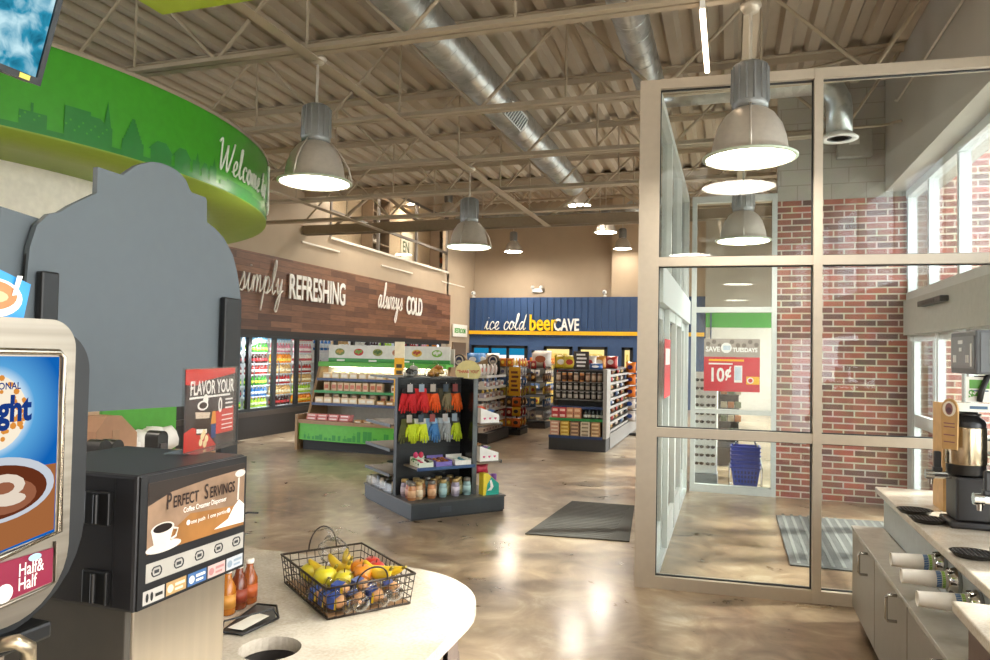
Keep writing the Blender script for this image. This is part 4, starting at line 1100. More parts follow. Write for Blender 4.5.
def arch_sign(x, y, z, lab, w=.75):
    t = thing('header_sign', lab, 'sign', (x, y, z))
    pts = [(-w/2, 0), (w/2, 0), (w/2, .2), (w*.34, .26)] + [(.17*math.cos(R(a)), .27+.14*math.sin(R(a))) for a in range(10, 171, 20)] + [(-w*.34, .26), (-w/2, .2)]
    ob('board', MB().prism(pts, 1, -.012, .012), mat('#b99c78', .5), t)
    a = MB(); a.m(0).disc((0, -.014, .27), .13, 1, 20); a.m(1).disc((0, -.016, .27), .105, 1, 20); a.m(0).disc((0, -.018, .28), .07, 1, 14); a.m(1).disc((.0, -.02, .25), .05, 1, 10, 1, .6)
    ob('round_emblem', a, [mat('#2a3358', .5), mat('#e4ddd0', .5)], t)
    ob('lettering', MB().text('SNACK CAKES', Matrix.Translation((0, -.014, .07)) @ MY, .08, .0, 1, .001, 'CENTER') if False else MB().box(-w*.38, w*.38, -.015, -.012, .08, .11), mat('#5a4632', .5), t)
    ob('stand', MB().box(-.02, .02, .012, .03, -.3, .2), mat('#3a3634', .5), t)
    return t
def goods_rack(loc, w, d, h, lab, cols, tiers, gname, dark='#1d1c1c', side='x'):
    t = thing('candy_rack', lab, 'rack', loc)
    ob('base', MB().box(0, w, 0, d, 0, .12), mat(dark, .5), t)
    ob('back_panel', MB().box(0, .04, 0, d, .12, h), mat(dark, .5), t)
    for z in tiers: ob('shelf', MB().box(.04, w, 0, d, z-.012, z), mat('#5a5856', .4, .3), t)
    for k, z in enumerate(tiers):
        c, l, nm = cols[k % len(cols)]
        p = bag('candy_bag', 'candy', .15, .07, min(.2, (tiers[1]-tiers[0])*.85), c, l)
        n = min(9, max(2, int(d/.17))); m_ = max(2, int(w/.17))
        for i in range(n): put(p, (loc[0]+w-.06, loc[1]+.09+i*(d-.15)/max(1, n-1), loc[2]+z+.001), PI/2, '%s bag on the aisle side, %s tier of the %s' % (nm, ORD[k], gname), '%s tier %d side' % (gname, k+1))
        for i in range(m_-1): put(p, (loc[0]+.12+i*.16, loc[1]+.06, loc[2]+z+.001), 0, '%s bag on the near end, %s tier of the %s' % (nm, ORD[k], gname), '%s tier %d end' % (gname, k+1))
    return t
CB = [('#d87a1e', '#f4d23a', 'orange'), ('#a82a2a', '#f0d0b0', 'red'), ('#6a4a34', '#e0b060', 'brown'), ('#d0b44a', '#a03a2a', 'yellow'), ('#4a6a9a', '#e8e0d0', 'blue'), ('#c0b8b0', '#4a4a6a', 'silver')]
goods_rack((-4.85, 15.0, 0), .55, .6, 1.6, 'tall black candy rack behind the dark based snack rack', CB, [.17, .39, .61, .83, 1.05, 1.27, 1.47], 'tall black candy rack')
t = thing('hanging_sign', 'narrow yellow sign with dark lettering on the front of the black candy rack', 'sign', (-4.42, 14.93, .85)); ob('board', MB().box(-.13, .13, -.012, .0, 0, .62), mat('#efb21c', .45), t)
a = MB()
for i in range(5): a.box(-.085+.015*(i % 2), .085-.02*(i % 3), -.0145, -.012, .10+.095*i, .15+.095*i)
ob('lettering', a, mat('#7a3a18', .5), t)
for i, z in enumerate((.18, .42, .62)):
    o = bag('chip_bag', 'snack', .2, .08, .2, ('#d8691e', '#d8a01e', '#d8691e')[i], '#3a2a22'); o.location = (-4.36, 14.88, z); o['label'] = 'orange bag clipped under the narrow yellow sign, %s from the floor' % ORD[i]; 
    ob('clip_strip', MB().box(-.015, .015, .04, .05, -.05, .25), BLACK, o)
goods_rack((-4.75, 16.6, 0), .6, .7, 1.55, 'open rack of mixed candy beyond the black candy rack', CB[::-1], [.2, .5, .8, 1.1, 1.4], 'open mixed candy rack', '#4a4644')
o = bag('pillow_bag', 'snack', .5, .25, .42, '#e6dcd2', '#b0603a'); o.location = (-4.3, 16.75, 1.42); o['label'] = 'large white bag on top of the open mixed candy rack'
t = thing('panel_display', 'bright orange red cardboard panel beside the mixed candy rack', 'display', (-4.0, 17.0, 0)); ob('panel', MB().box(0, .45, 0, .04, .7, 1.45), mat('#dd4a1c', .5), t); ob('leg', MB().box(.0, .05, 0, .04, 0, .7), mat('#5a3a2a', .5), t); ob('leg', MB().box(.4, .45, 0, .04, 0, .7), mat('#5a3a2a', .5), t)
goods_rack((-4.0, 18.2, 0), .6, .9, 1.6, 'farther rack of snacks left of the grey snack shelving', CB, [.2, .5, .8, 1.1, 1.4], 'farther snack rack', '#5a564f')
goods_rack((-6.6, 17.5, 0), .6, 3.0, 1.4, 'long back rack of snacks in front of the teal banded beer cooler', CB[2:]+CB[:2], [.3, .6, .9, 1.2], 'long back rack', '#4a4644')
goods_rack((-8.0, 17.5, 0), .6, 2.4, 1.6, 'long rack of snacks behind the open food case', CB[1:]+CB[:1], [.3, .7, 1.1, 1.45], 'rack behind the food case', '#4a4644')
arch_sign(-5.62, 14.7, 1.32, 'arched tan header sign with a navy round emblem, nearer the plank wall', .95)
arch_sign(-5.19, 15.75, 1.32, 'arched tan header sign with a navy round emblem, above the dark based snack rack', .8)
t = goods_rack((-6.6, 14.7, 0), 1.0, .7, 1.35, 'wide rack of pastries under the arched header sign', [('#d9a83a', '#3a4a8a', 'golden'), ('#c98a3a', '#f0e0c0', 'tan')], [.3, .6, .9, 1.15], 'pastry rack', '#5a4a3a')
# chip bag strip at the far end of the grey shelving
t = thing('clip_rack', 'slim black rack of chip bags at the far right of the grey snack shelving', 'rack', (-1.95, 16.3, 0))
ob('base', MB().lathe([(.0001, 0), (.22, 0), (.2, .03), (.0001, .04)], 14), BLACK, t); ob('pole', MB().cyl((0, 0, .03), (0, 0, 1.7), .02, n=8), BLACK, t)
for k in range(5):
    for s in (-1, 1): ob('clip_arm', MB().cyl((0, 0, .32+k*.27+.22), (s*.16, -.02, .32+k*.27+.22), .008, n=5), BLACK, t)
cb2 = [bag('chip_bag', 'snack', .24, .13, .24, '#e07a1e', '#3a2a6a'), bag('chip_bag', 'snack', .24, .13, .24, '#c9c0b8', '#3a5aa8')]
for k in range(5):
    for s in (-1, 1): put(cb2[0 if k > 1 else 1], (-1.95+s*.16, 16.22, .3+k*.27), .2*s, '%s chip bag on the slim black rack, %s level from the floor' % ('orange' if k > 1 else 'silver', ORD[k]), 'chip bags on the slim rack level %d' % (k+1))
# small bags along the far blue wall
for i in range(4):
    o = bag('chip_bag', 'snack', .4, .2, .35, ('#4a7ab0', '#d8d4cc', '#5a8ac0', '#c8643a')[i], '#f0f0f0'); o.location = (-6.4+.33*i, 17.8+.55*i, 1.402) if i < 2 else (-6.5, 18.2+.7*(i-1), 1.402); o['label'] = '%s bag on top of the long back rack, %s in line' % (('blue', 'white', 'pale blue', 'rust')[i], ORD[i])
# two racks completing the aisle near the blue wall
goods_rack((-5.6, 20.2, 0), .6, 2.0, 1.5, 'rack of cartons before the yellow lit cooler windows', CB[3:]+CB[:3], [.3, .7, 1.1, 1.45], 'rack before the cooler windows', '#4a4644')

# ------------------------------------------------------------------ beyond the vestibule
t = thing('sunglasses_rack', 'white floor rack of sunglasses seen through the vestibule glass', 'rack', (-.33, 10.45, 0))
ob('base', bb(-.17, .17, -.06, .28, 0, .16), mat('#8a8f92', .5), t); ob('panel', bb(-.16, .16, 0, .2, .16, 1.56), WHITE, t)
SG = None
for k in range(11):
    for s in (-1, 1):
        o = thing('sunglasses', 'x', 'sunglasses', (-.33+s*.075, 10.41, .3+k*.115))
        if SG is None:
            a = MB()
            for e in (-1, 1): a.ell((e*.033, -.004, 0), .029, .008, .022, 12, 6)
            ob('lens', a, mat('#2e2622', .1), o); ob('frame', MB().tube([(-.065, .03, .005), (-.064, -.002, .01), (0, -.006, .012), (.064, -.002, .01), (.065, .03, .005)], .004, 5), mat('#5a4a3a', .3), o); SG = o
            CH[o.name] = list(o.children)
        else:
            for c in kids(SG): q = c.copy(); COL.objects.link(q); q.parent = o
        o['label'] = 'sunglasses on the white rack, column nearer the %s, %s from the bottom' % ('brick wall' if s > 0 else 'sliding door', ORD[k]); o['group'] = 'sunglasses on the white rack'
t = thing('shelving_unit', 'dark shelving unit of small goods seen through the vestibule glass', 'shelving', (-.2, 12.4, 0))
ob('base', MB().box(0, .34, 0, .9, 0, .3), mat('#1e1e20', .5), t); ob('back_panel', MB().box(0, .34, .86, .9, .3, 1.45), mat('#1c1c1e', .5), t)
for z in (.5, .72, .94, 1.16, 1.4): ob('shelf', MB().box(.03, .34, 0, .9, z-.015, z), mat('#2e2e30', .5), t)
for k, z in enumerate((.5, .72, .94, 1.16)):
    for i in range(3):
        o = ob('small_carton', bb(-.05, .05, -.05, .05, 0, .1), mat(('#a86a3a', '#5a6a4a', '#b0a890')[(i+k) % 3], .5), label='small %s carton on the %s shelf of the dark unit behind the vestibule' % (('brown', 'olive', 'cream')[(i+k) % 3], ORD[k]), cat='carton', loc=(-.1+.11*i, 12.48, z+.001))
# stack of blue hand baskets
t0 = None
for k in range(6):
    t = thing('shopping_basket', 'blue plastic hand basket in the stack behind the vestibule glass, %s from the floor' % ORD[k], 'basket', (.2, 10.42, .05+k*.055), 0, 'stacked blue baskets')
    if t0 is None:
        a = MB(); wB, wT, dB, dT, h = .15, .185, .11, .14, .24
        lo = [(-wB, -dB, 0), (wB, -dB, 0), (wB, dB, 0), (-wB, dB, 0)]; hi = [(-wT, -dT, h), (wT, -dT, h), (wT, dT, h), (-wT, dT, h)]
        a._add(lo+hi, [(0, 1, 2, 3)]+[(i, (i+1) % 4, 4+(i+1) % 4, 4+i) for i in range(4)])
        sh = ob('body', a, mat('#2346b8', .35), t)
        b = MB()
        for i in range(4): p, q = Vector(hi[i]), Vector(hi[(i+1) % 4]); b.cyl(p, q, .012, n=6)
        ob('rim', b, mat('#1c3aa4', .35), t)
        b = MB()
        for i in range(7):
            for z in (.06, .12, .18):
                f = z/h; x = (-.75+i*.25)*(wB+(wT-wB)*f); b.box(x-.012, x+.012, -(dB+(dT-dB)*f)-.003, -(dB+(dT-dB)*f)+.002, z-.018, z+.018)
        ob('slot', b, mat('#15297a', .5), t); t0 = t; CH[t.name] = list(t.children)
    else:
        for c in kids(t0): q = c.copy(); COL.objects.link(q); q.parent = t
t = thing('basket_stand', 'wire stand holding the stack of blue baskets', 'stand', (.2, 10.42, 0))
for s in (-1, 1): ob('wire_loop', MB().tube([(s*.21, -.16, .01), (s*.21, -.16, .3), (s*.15, -.1, .6), (s*.12, .1, .62), (s*.2, .17, .3), (s*.21, .17, .01)], .008, 6), CHROME, t)
ob('wire_tray', MB().tube([(-.2, -.15, .03), (.2, -.15, .03), (.2, .15, .03), (-.2, .15, .03)], .008, 6, True), CHROME, t)
ob('card_frame', MB().tube([(-.13, .0, .6), (-.13, .0, .74), (.13, .0, .74), (.13, .0, .6)], .006, 6), CHROME, t)
# poster 10 cents
t = thing('window_poster', 'red window poster reading 10 cents with a phone on the vestibule glass', 'poster', (-.335, 9.93, 1.325))
a = MB(); W, H = .695, .69
a.m(0).box(0, W, -.003, 0, .45, H); a.m(1).box(0, W, -.003, 0, 0, .45)
a.m(2).text('10', Matrix.Translation((.06, -.005, .13)) @ MY, .25, 0, .8, .006); a.text('¢', Matrix.Translation((.265, -.005, .19)) @ MY, .21, 0, .85, .006)
a.text('SAVE', Matrix.Translation((.02, -.005, .52)) @ MY, .09, 0, .9, .003); a.text('TUESDAYS', Matrix.Translation((.36, -.005, .52)) @ MY, .075, 0, .85, .003); a.box(.06, .36, -.005, -.003, .35, .37)
a.m(2).box(.38, .48, -.006, -.004, .12, .34); a.m(4).box(.39, .47, -.008, -.006, .15, .32)
a.m(3).box(.53, .69, -.005, -.003, .1, .2); a.box(.06, .5, -.005, -.003, .395, .42); a.m(2).disc((.58, -.007, .15), .04, 1, 14); a.m(1).disc((.58, -.009, .15), .028, 1, 12)
a.m(2).disc((.28, -.006, .57), .07, 1, 10); a.m(4).box(.24, .33, -.008, -.006, .54, .6); a.m(5)
for i in range(9): a.disc((.05+.075*i, -.0045, .62+.03*math.sin(i*2)), .03, 1, 7)
ob('print', a, [mat('#a39a92', .5), mat('#c8283a', .45), WHITE, mat('#f0b81e', .45), mat('#c4d4e2', .5), mat('#776d66', .5)], t)
# white vinyl sign on the sliding door
t = thing('door_poster', 'red poster fixed to the sliding door of the vestibule', 'poster', (VL+.075, 6.15, 1.42)); ob('print', MB().m(0).box(0, .003, 0, .6, 0, .5), mat('#c8323e', .5), t)
ob('white_band', MB().box(.003, .005, .08, .5, .28, .42), WHITE, t)
# mats
def floor_mat_obj(lab, pts, c1, c2, vertical):
    t = thing('floor_mat', lab, 'floor mat')
    ob('mat_body', MB().prism(pts, 2, .001, .012), mat(c1, .95), t)
    a = MB(); xs = [p[0] for p in pts]; ys_ = [p[1] for p in pts]
    if vertical:
        x = min(xs)+.06
        while x < max(xs)-.05: a.box(x, x+.03, min(ys_)+.05, max(ys_)-.05, .012, .014); x += .09
        ob('rib', a, mat(c2, .95), t)
    else:
        y = min(ys_)+.08
        while y < max(ys_)-.06: a.box(max(-1.8, min(xs)+.05), max(xs)-.2, y, y+.03, .012, .014); y += .07
        ob('rib', a, mat(c2, .95), t)
floor_mat_obj('dark grey floor mat on the concrete outside the vestibule', [(-1.9, 6.87), (-.9, 6.97), (-1.06, 8.63), (-1.8, 8.6)], '#55524e', '#5e5b57', False)
floor_mat_obj('striped grey entrance mat inside the glass vestibule', [(.5, 6.72), (1.75, 6.72), (1.75, 8.9), (.5, 8.75)], '#5d5d5b', '#797a76', True)
t = thing('wall_outlet', 'white double outlet low on the brick wall of the vestibule', 'outlet', (.84, 9.945, 0.72)); ob('plate', bb(-.08, .08, -.006, 0, -.03, .03, b=.003), WHITE, t)
for s in (-.04, .04): ob('socket', bb(s-.025, s+.025, -.009, -.006, -.018, .018, b=.002), mat('#dcdcd8', .4), t)

# ------------------------------------------------------------------ coffee island on the left
QZ = quartz_mat()
def wb_(loc, rz=0.):
    a = MB(); a.T = Matrix.Rotation(-rz, 4, 'Z') @ Matrix.Translation(-Vector(loc)); return a
HOLE = (-1.262, 1.815, .088)
def island():
    out = [(-2.75, -.6), (-.81, -.6), (-.81, 2.22)]
    out += [(-1.24+.43*math.cos(R(a)), 2.25+.43*math.sin(R(a))) for a in range(0, 91, 9)] + [(-2.75, 2.68)]
    bm = bmesh.new()
    ov = [bm.verts.new((x, y, .91)) for x, y in out]
    oe = [bm.edges.new((ov[i], ov[(i+1) % len(ov)])) for i in range(len(ov))]
    hv = [bm.verts.new((HOLE[0]+HOLE[2]*math.cos(2*PI*i/28), HOLE[1]+HOLE[2]*math.sin(2*PI*i/28), .91)) for i in range(28)]
    he = [bm.edges.new((hv[i], hv[(i+1) % 28])) for i in range(28)]
    bmesh.ops.triangle_fill(bm, use_beauty=True, edges=oe+he)
    for f in [f for f in bm.faces if (Vector((HOLE[0], HOLE[1], .91))-f.calc_center_median()).length < HOLE[2]*.7 and all(v in hv for v in f.verts)]: bm.faces.remove(f)
    r = bmesh.ops.extrude_face_region(bm, geom=list(bm.faces))
    for v in [g for g in r['geom'] if isinstance(g, bmesh.types.BMVert)]: v.co.z -= .04
    mb = MB(); mb.bm.free(); mb.bm = bm
    t = thing('worktop', 'pale quartz worktop with a rounded corner and a round waste hole under the fruit basket', 'countertop')
    ob('slab', mb, QZ, t)
    ob('hole_liner', MB().lathe([(HOLE[2]-.001, .868), (HOLE[2]-.003, .74), (HOLE[2]-.003, .72)], 28, (HOLE[0], HOLE[1], 0), caps=False), mat('#3a3634', .4), t)
    t = thing('counter_cabinet', 'dark brown cabinet beneath the quartz worktop with the rounded corner', 'cabinet')
    pts = [(-2.7, -.55), (-.86, -.55), (-.86, 2.2)] + [(-1.24+.38*math.cos(R(a)), 2.25+.38*math.sin(R(a))) for a in range(0, 91, 15)] + [(-2.7, 2.63)]
    ob('carcass', MB().prism(pts, 2, .1, .71), mat('#6f6058', .45), t); ob('apron', MB().prism(pts, 2, .71, .868) if False else MB().box(-.88, -.857, -.5, 2.15, .71, .868), mat('#6f6058', .45), t)
    q = MB(); q.prism([(-2.7, 2.4), (-1.5, 2.4), (-1.1, 2.4), (-.95, 2.35), (-.86, 2.2), (-.9, 2.4), (-1.0, 2.55), (-1.24, 2.63), (-2.7, 2.63)], 2, .71, .868); ob('apron', q, mat('#6f6058', .45), t)
    ob('seam', MB().box(-.8595, -.857, 1.9, 1.906, .12, .86), mat('#3d3430', .5), t)
    ob('toe_kick', MB().prism([(x*.97-.03, y*.98) for x, y in pts], 2, 0, .1), mat('#1f1c1a', .6), t)
island()

# stainless cappuccino dispenser, only its right end in frame
def capp():
    L = (-1.35, .75, .91)
    t = thing('cappuccino_machine', 'stainless cappuccino dispenser with a blue backlit front at the left frame edge', 'coffee machine', L)
    X = -1.107
    def rr(y0, y1, z0, z1, rt, rb, n=8):
        pts = [(y0, z0)]
        pts += [(y1-rb+rb*math.cos(R(a)), z0+rb+rb*math.sin(R(a))) for a in range(-90, 1, 11)]
        pts += [(y1-rt+rt*math.cos(R(a)), z1-rt+rt*math.sin(R(a))) for a in range(0, 91, 9)]
        return pts + [(y0, z1)]
    a = wb_(L); a.prism(rr(.4, 1.045, 1.295, 1.806, .075, .17), 0, -1.6, X-.03); ob('housing', a, mat('#1d1e20', .4), t)
    a = wb_(L); a.prism(rr(.42, .987, 1.322, 1.822, .05, .11), 0, X-.029, X); ob('door', a, mat('#a1978a', .36, 1., .14, 60., stretch=(1, .02, 1)), t)
    # glossy frame ridge
    a = wb_(L); a.tube([(X+.001, .5, 1.772), (X+.001, .953, 1.766), (X+.001, .962, 1.757), (X+.001, .966, 1.455), (X+.001, .86, 1.437), (X+.001, .5, 1.39)], .0055, 8); ob('display_trim', a, mat('#a89f90', .2, 1.), t)
    a = wb_(L); a.quad((X+.002, .5, 1.40), (X+.002, .956, 1.457), (X+.002, .953, 1.758), (X+.002, .5, 1.762))
    bm_ = burst_mat((X+.002-L[0], .835-L[1], 1.67-L[2]), .13, '#cfe6f6', '#5aa6dc', '#1262b4', .5)
    d = ob('display_panel', a, bm_, t)
    a = wb_(L); a.m(0).disc((X+.003, .833, 1.668), .062, 0, 28); a.m(1)
    random.seed(5)
    for i in range(46):
        an = random.uniform(0, 2*PI); r_ = random.uniform(.036, .06); a.disc((X+.0035,   .833+r_*math.cos(an), 1.668+r_*math.sin(an)), random.uniform(.003, .006), 0, 7)
    a.m(2).text('Delight', Matrix.Translation((X+.004, .769, 1.655)) @ MX, .058, 0, .78, .0022); a.text('INTERNATIONAL', Matrix.Translation((X+.004, .773, 1.706)) @ MX, .0155, 0, .9, .0003)
    ob('brand_graphic', a, [emit('#f3e6cf', .55), emit('#e0923f', .5), emit('#1d3f8a', .45)], d)
    # cup picture in the lower half
    a = wb_(L)
    a.m(0).poly([(X+.0032, .80, 1.44), (X+.0032, .953, 1.462), (X+.0032, .953, 1.575), (X+.0032, .80, 1.575)])
    a.m(1).disc((X+.0036, .845, 1.545), .105, 0, 32, 1.0, .5)
    a.m(2).disc((X+.004, .842, 1.542), .094, 0, 32, 1.0, .46); a.m(3).disc((X+.0044, .862, 1.533), .055, 0, 20, 1., .5); a.m(4).disc((X+.0046, .855, 1.55), .034, 0, 14, 1.2, .6); a.m(4).disc((X+.0046, .87, 1.528), .02, 0, 14, 1.4, .5); a.m(3).disc((X+.0048, .858, 1.548), .016, 0, 12, 1.2, .6)
    ob('cup_graphic', a, [emit('#b06f42', .42), emit('#c9cfd8', .5), emit('#6e3620', .42), emit('#a0654a', .45), emit('#e6d6c4', .5)], d)
    # half and half label
    a = wb_(L); a.m(0).quad((X+.002, .5, 1.33), (X+.002, .955, 1.372), (X+.002, .955, 1.43), (X+.002, .5, 1.425)); a.m(1)
    for w_, z in (('Half&', 1.398), ('Half', 1.375)): a.text(w_, Matrix.Translation((X+.003, .891, z)) @ MX, .03, 0, .68, .0002)
    a.m(2).disc((X+.003, .92, 1.423), .012, 0, 16, 1, .5); a.m(1).disc((X+.003, .868, 1.378), .015, 0, 14)
    ob('flavor_label', a, [mat('#7a1434', .4), mat('#f2ece2', .4), mat('#9cc4e0', .4)], t)
    a = wb_(L); a.tube([(X+.002, .958, 1.44), (X+.002, .962, 1.37), (X+.002, .94, 1.365), (X+.002, .6, 1.332)], .003, 6); ob('label_trim', a, mat('#8a8278', .3, 1.), t)
    # topper sign with cup
    a = wb_(L); a.m(0).prism([(.5, 1.815), (.90, 1.815), (.912, 1.88), (.84, 1.905), (.5, 1.92)], 0, X-.03, X-.02)
    a.m(1).disc((X-.019, .845, 1.853), .052, 0, 24, 1., .62); a.m(2).disc((X-.018, .843, 1.857), .044, 0, 24, 1, .55); a.m(3).disc((X-.017, .845, 1.855), .026, 0, 14, 1, .4); a.m(1).poly([(X-.016, .876, 1.858), (X-.016, .884, 1.86), (X-.016, .894, 1.892), (X-.016, .884, 1.892)])
    ob('topper_sign', a, [mat('#2f8fd0', .35), mat('#e4e6ea', .35), mat('#b97a4a', .4), mat('#dcae86', .4)], t)
    # lower body, spout recess, handle, drip tray
    a = wb_(L); a.box(-1.6, -1.3, .4, .99, .93, 1.302); ob('body', a, mat('#3c3a38', .4), t)
    a = wb_(L); a.bbox(-1.32, X-.01, .42, .97, 1.27, 1.30, b=.006); ob('spout_bar', a, BLACK, t)
    for y in (.88, .70, .52):
        a = wb_(L); a.cyl((-1.19, y, 1.2), (-1.19, y, 1.275), .02, .028, 12); ob('nozzle', a, BLACK, t)
    a = wb_(L); a.tube([(X+.005, .857, 1.30), (X+.03, .872, 1.305), (X+.035, .888, 1.29), (X+.03, .893, 1.262), (X+.01, .885, 1.24), (X-.01, .865, 1.235)], .012, 8); ob('push_handle', a, mat('#b3a68e', .3, .8), t)
    a = wb_(L); a.bbox(-1.34, X+.02, .42, .98, .93, .955, b=.006); ob('drip_tray', a, mat('#2a2a2c', .4), t)
    a = wb_(L)
    for y in (.45, .94):
        for x in (-1.55, -1.2): a.cyl((x, y, .912), (x, y, .93), .02, n=10) 
    ob('feet', a, BLACK, t)
capp()

# creamer dispenser
def creamer():
    L = (-1.35, 1.385, .911)
    t = thing('creamer_dispenser', 'black coffee creamer dispenser on a stainless column reading Perfect Servings', 'dispenser', L)
    X = -1.173
    a = wb_(L); a.bbox(-1.56, X, 1.206, 1.562, 1.222, 1.508, b=.008); ob('housing', a, mat('#232224', .38), t)
    a = wb_(L); a.box(X-.001, X+.004, 1.212, 1.558, 1.226, 1.504); fr_ = ob('front_panel', a, mat('#1d1d1f', .35), t)
    a = wb_(L); a.m(0).quad((X+.005, 1.232, 1.338), (X+.005, 1.55, 1.333), (X+.005, 1.55, 1.488), (X+.005, 1.232, 1.488))
    a.m(1).quad((X+.0055, 1.232, 1.338), (X+.0055, 1.55, 1.333), (X+.0055, 1.55, 1.385), (X+.0055, 1.36, 1.4))
    a.m(2).poly([(X+.0057, 1.232, 1.44), (X+.0057, 1.30, 1.46), (X+.0057, 1.42, 1.47), (X+.0057, 1.55, 1.475), (X+.0057, 1.55, 1.488), (X+.0057, 1.232, 1.488)])
    a.m(6).poly([(X+.0057, 1.44, 1.345), (X+.0057, 1.55, 1.34), (X+.0057, 1.55, 1.385), (X+.0057, 1.53, 1.4), (X+.0057, 1.51, 1.385), (X+.0057, 1.49, 1.36)])
    a.m(3).disc((X+.006, 1.28, 1.345), .052, 0, 24, 1, .22); a.disc((X+.0063, 1.275, 1.385), .034, 0, 24, 1, .38); a.poly([(X+.0062, 1.242, 1.384), (X+.0062, 1.308, 1.384), (X+.0062, 1.296, 1.35), (X+.0062, 1.28, 1.343), (X+.0062, 1.262, 1.345), (X+.0062, 1.25, 1.355)]); a.m(4).disc((X+.0066, 1.275, 1.386), .028, 0, 22, 1, .34)
    a.tube([(X+.0066, 1.305, 1.38), (X+.0066, 1.318, 1.376), (X+.0066, 1.314, 1.36), (X+.0066, 1.298, 1.356)], .003, 5) if False else a.m(3).tube([(X+.0066, 1.305, 1.38), (X+.0066, 1.318, 1.376), (X+.0066, 1.314, 1.36), (X+.0066, 1.298, 1.356)], .003, 5)
    a.m(3).disc((X+.006, 1.532, 1.465), .02, 0, 14, 1, .45)
    a.poly([(X+.006, 1.524, 1.455), (X+.006, 1.53, 1.455), (X+.006, 1.528, 1.40), (X+.006, 1.522, 1.40)])
    a.m(5)
    a.text('P', Matrix.Translation((X+.007, 1.283, 1.424)) @ MX, .05, 0, .62, .0006); a.text('ERFECT', Matrix.Translation((X+.007, 1.303, 1.424)) @ MX, .036, 0, .66, .0006)
    a.text('S', Matrix.Translation((X+.007, 1.402, 1.424)) @ MX, .05, 0, .62, .0006); a.text('ERVINGS', Matrix.Translation((X+.007, 1.421, 1.424)) @ MX, .036, 0, .64, .0006)
    a.m(6).text('Coffee Creamer Dispenser', Matrix.Translation((X+.007, 1.335, 1.406)) @ MX, .0165, 0, .8, .0001); a.text('one push  1 one portion', Matrix.Translation((X+.007, 1.36, 1.376)) @ MX, .0135, 0, .95, .0001)
    for y in (1.352, 1.49): a.disc((X+.007, y, 1.381), .006, 0, 10)
    ob('picture_label', a, [mat('#8a705a', .35, var=.3, scale=14), mat('#946534', .35, var=.2, scale=12), mat('#2a201a', .35), mat('#d0c9bf', .35), mat('#1a0f0c', .3), mat('#241410', .4), mat('#f2ece4', .4)], fr_)
    a = wb_(L); a.m(0).quad((X+.005, 1.232, 1.278), (X+.005, 1.552, 1.275), (X+.005, 1.552, 1.314), (X+.005, 1.232, 1.318))
    bs = ob('button_strip', a, mat('#a9a59d', .35), fr_)
    for i in range(5):
        y = 1.262+i*.0655
        a = wb_(L); a.lathe([(.0001, 0)], 3) if False else None
        a.tube([(X+.006, y+.014*math.cos(2*PI*q/14), 1.297+.0095*max(-1, min(1, 1.3*math.sin(2*PI*q/14)))) for q in range(14)], .0015, 5, True)
        a.quad((X+.0058, y-.007, 1.293), (X+.0058, y+.007, 1.293), (X+.0058, y+.007, 1.300), (X+.0058, y-.007, 1.300))
        ob('button', a, mat('#37383a', .4), fr_)
    sc = ['#b5b1ab', '#b08f60', '#3f6699', '#c4aaa4', '#b9bdc2']; s2 = ['#222222', '#e8d8b8', '#e8e4d0', '#b07a7a', '#8a9aa8']
    for i in range(5):
        y = 1.226+i*.066
        a = wb_(L); a.m(0).quad((X+.005, y, 1.233), (X+.005, y+.061, 1.233), (X+.005, y+.061, 1.262), (X+.005, y, 1.262)); a.m(1)
        if i == 0:
            a.disc((X+.006, y+.011, 1.247), .007, 0, 10, .6, 1.4); a.disc((X+.006, y+.024, 1.247), .007, 0, 10, .6, 1.4); a.quad((X+.006, y+.034, 1.243), (X+.006, y+.055, 1.243), (X+.006, y+.055, 1.25), (X+.006, y+.034, 1.25))
        else:
            a.disc((X+.006, y+.012, 1.247), .009, 0, 14); a.quad((X+.006, y+.026, 1.249), (X+.006, y+.056, 1.249), (X+.006, y+.056, 1.255), (X+.006, y+.026, 1.255)); a.quad((X+.006, y+.026, 1.239), (X+.006, y+.05, 1.239), (X+.006, y+.05, 1.244), (X+.006, y+.026, 1.244))
        ob('flavor_sticker', a, [mat(sc[i], .4), mat(s2[i], .4)], fr_)
    for z in (1.27, 1.435):
        a = wb_(L); a.bbox(-1.30, -1.235, 1.193, 1.207, z-.035, z+.035, b=.003); a.cyl((-1.267, 1.192, z-.03), (-1.267, 1.192, z+.03), .006, n=8); ob('hinge', a, mat('#131314', .35), t)
    a = wb_(L); a.box(-1.232, -1.230, 1.205, 1.2065, 1.23, 1.5); ob('door_seam', a, mat('#0c0c0d', .5), t)
    a = wb_(L); a.bbox(-1.5, -1.205, 1.24, 1.535, .912, 1.225, b=.004); ob('column', a, mat('#c4b7a4', .32, .9, .04, 50., stretch=(1, 1, .02)), t)
    a = wb_(L); a.bbox(-1.55, -1.208, 1.222, 1.24, .912, 1.222, b=.004); ob('column_side', a, mat('#454039', .45), t)
    a = wb_(L); a.bbox(-1.24, -1.2, 1.565, 1.585, 1.30, 1.385, b=.006); ob('side_latch', a, mat('#35383c', .45), t)
    a = wb_(L); a.tube([(-1.21, 1.585, 1.345), (-1.2, 1.61, 1.348), (-1.19, 1.64, 1.342)], .0025, 5); ob('latch_wire', a, BLACK, t)
creamer()

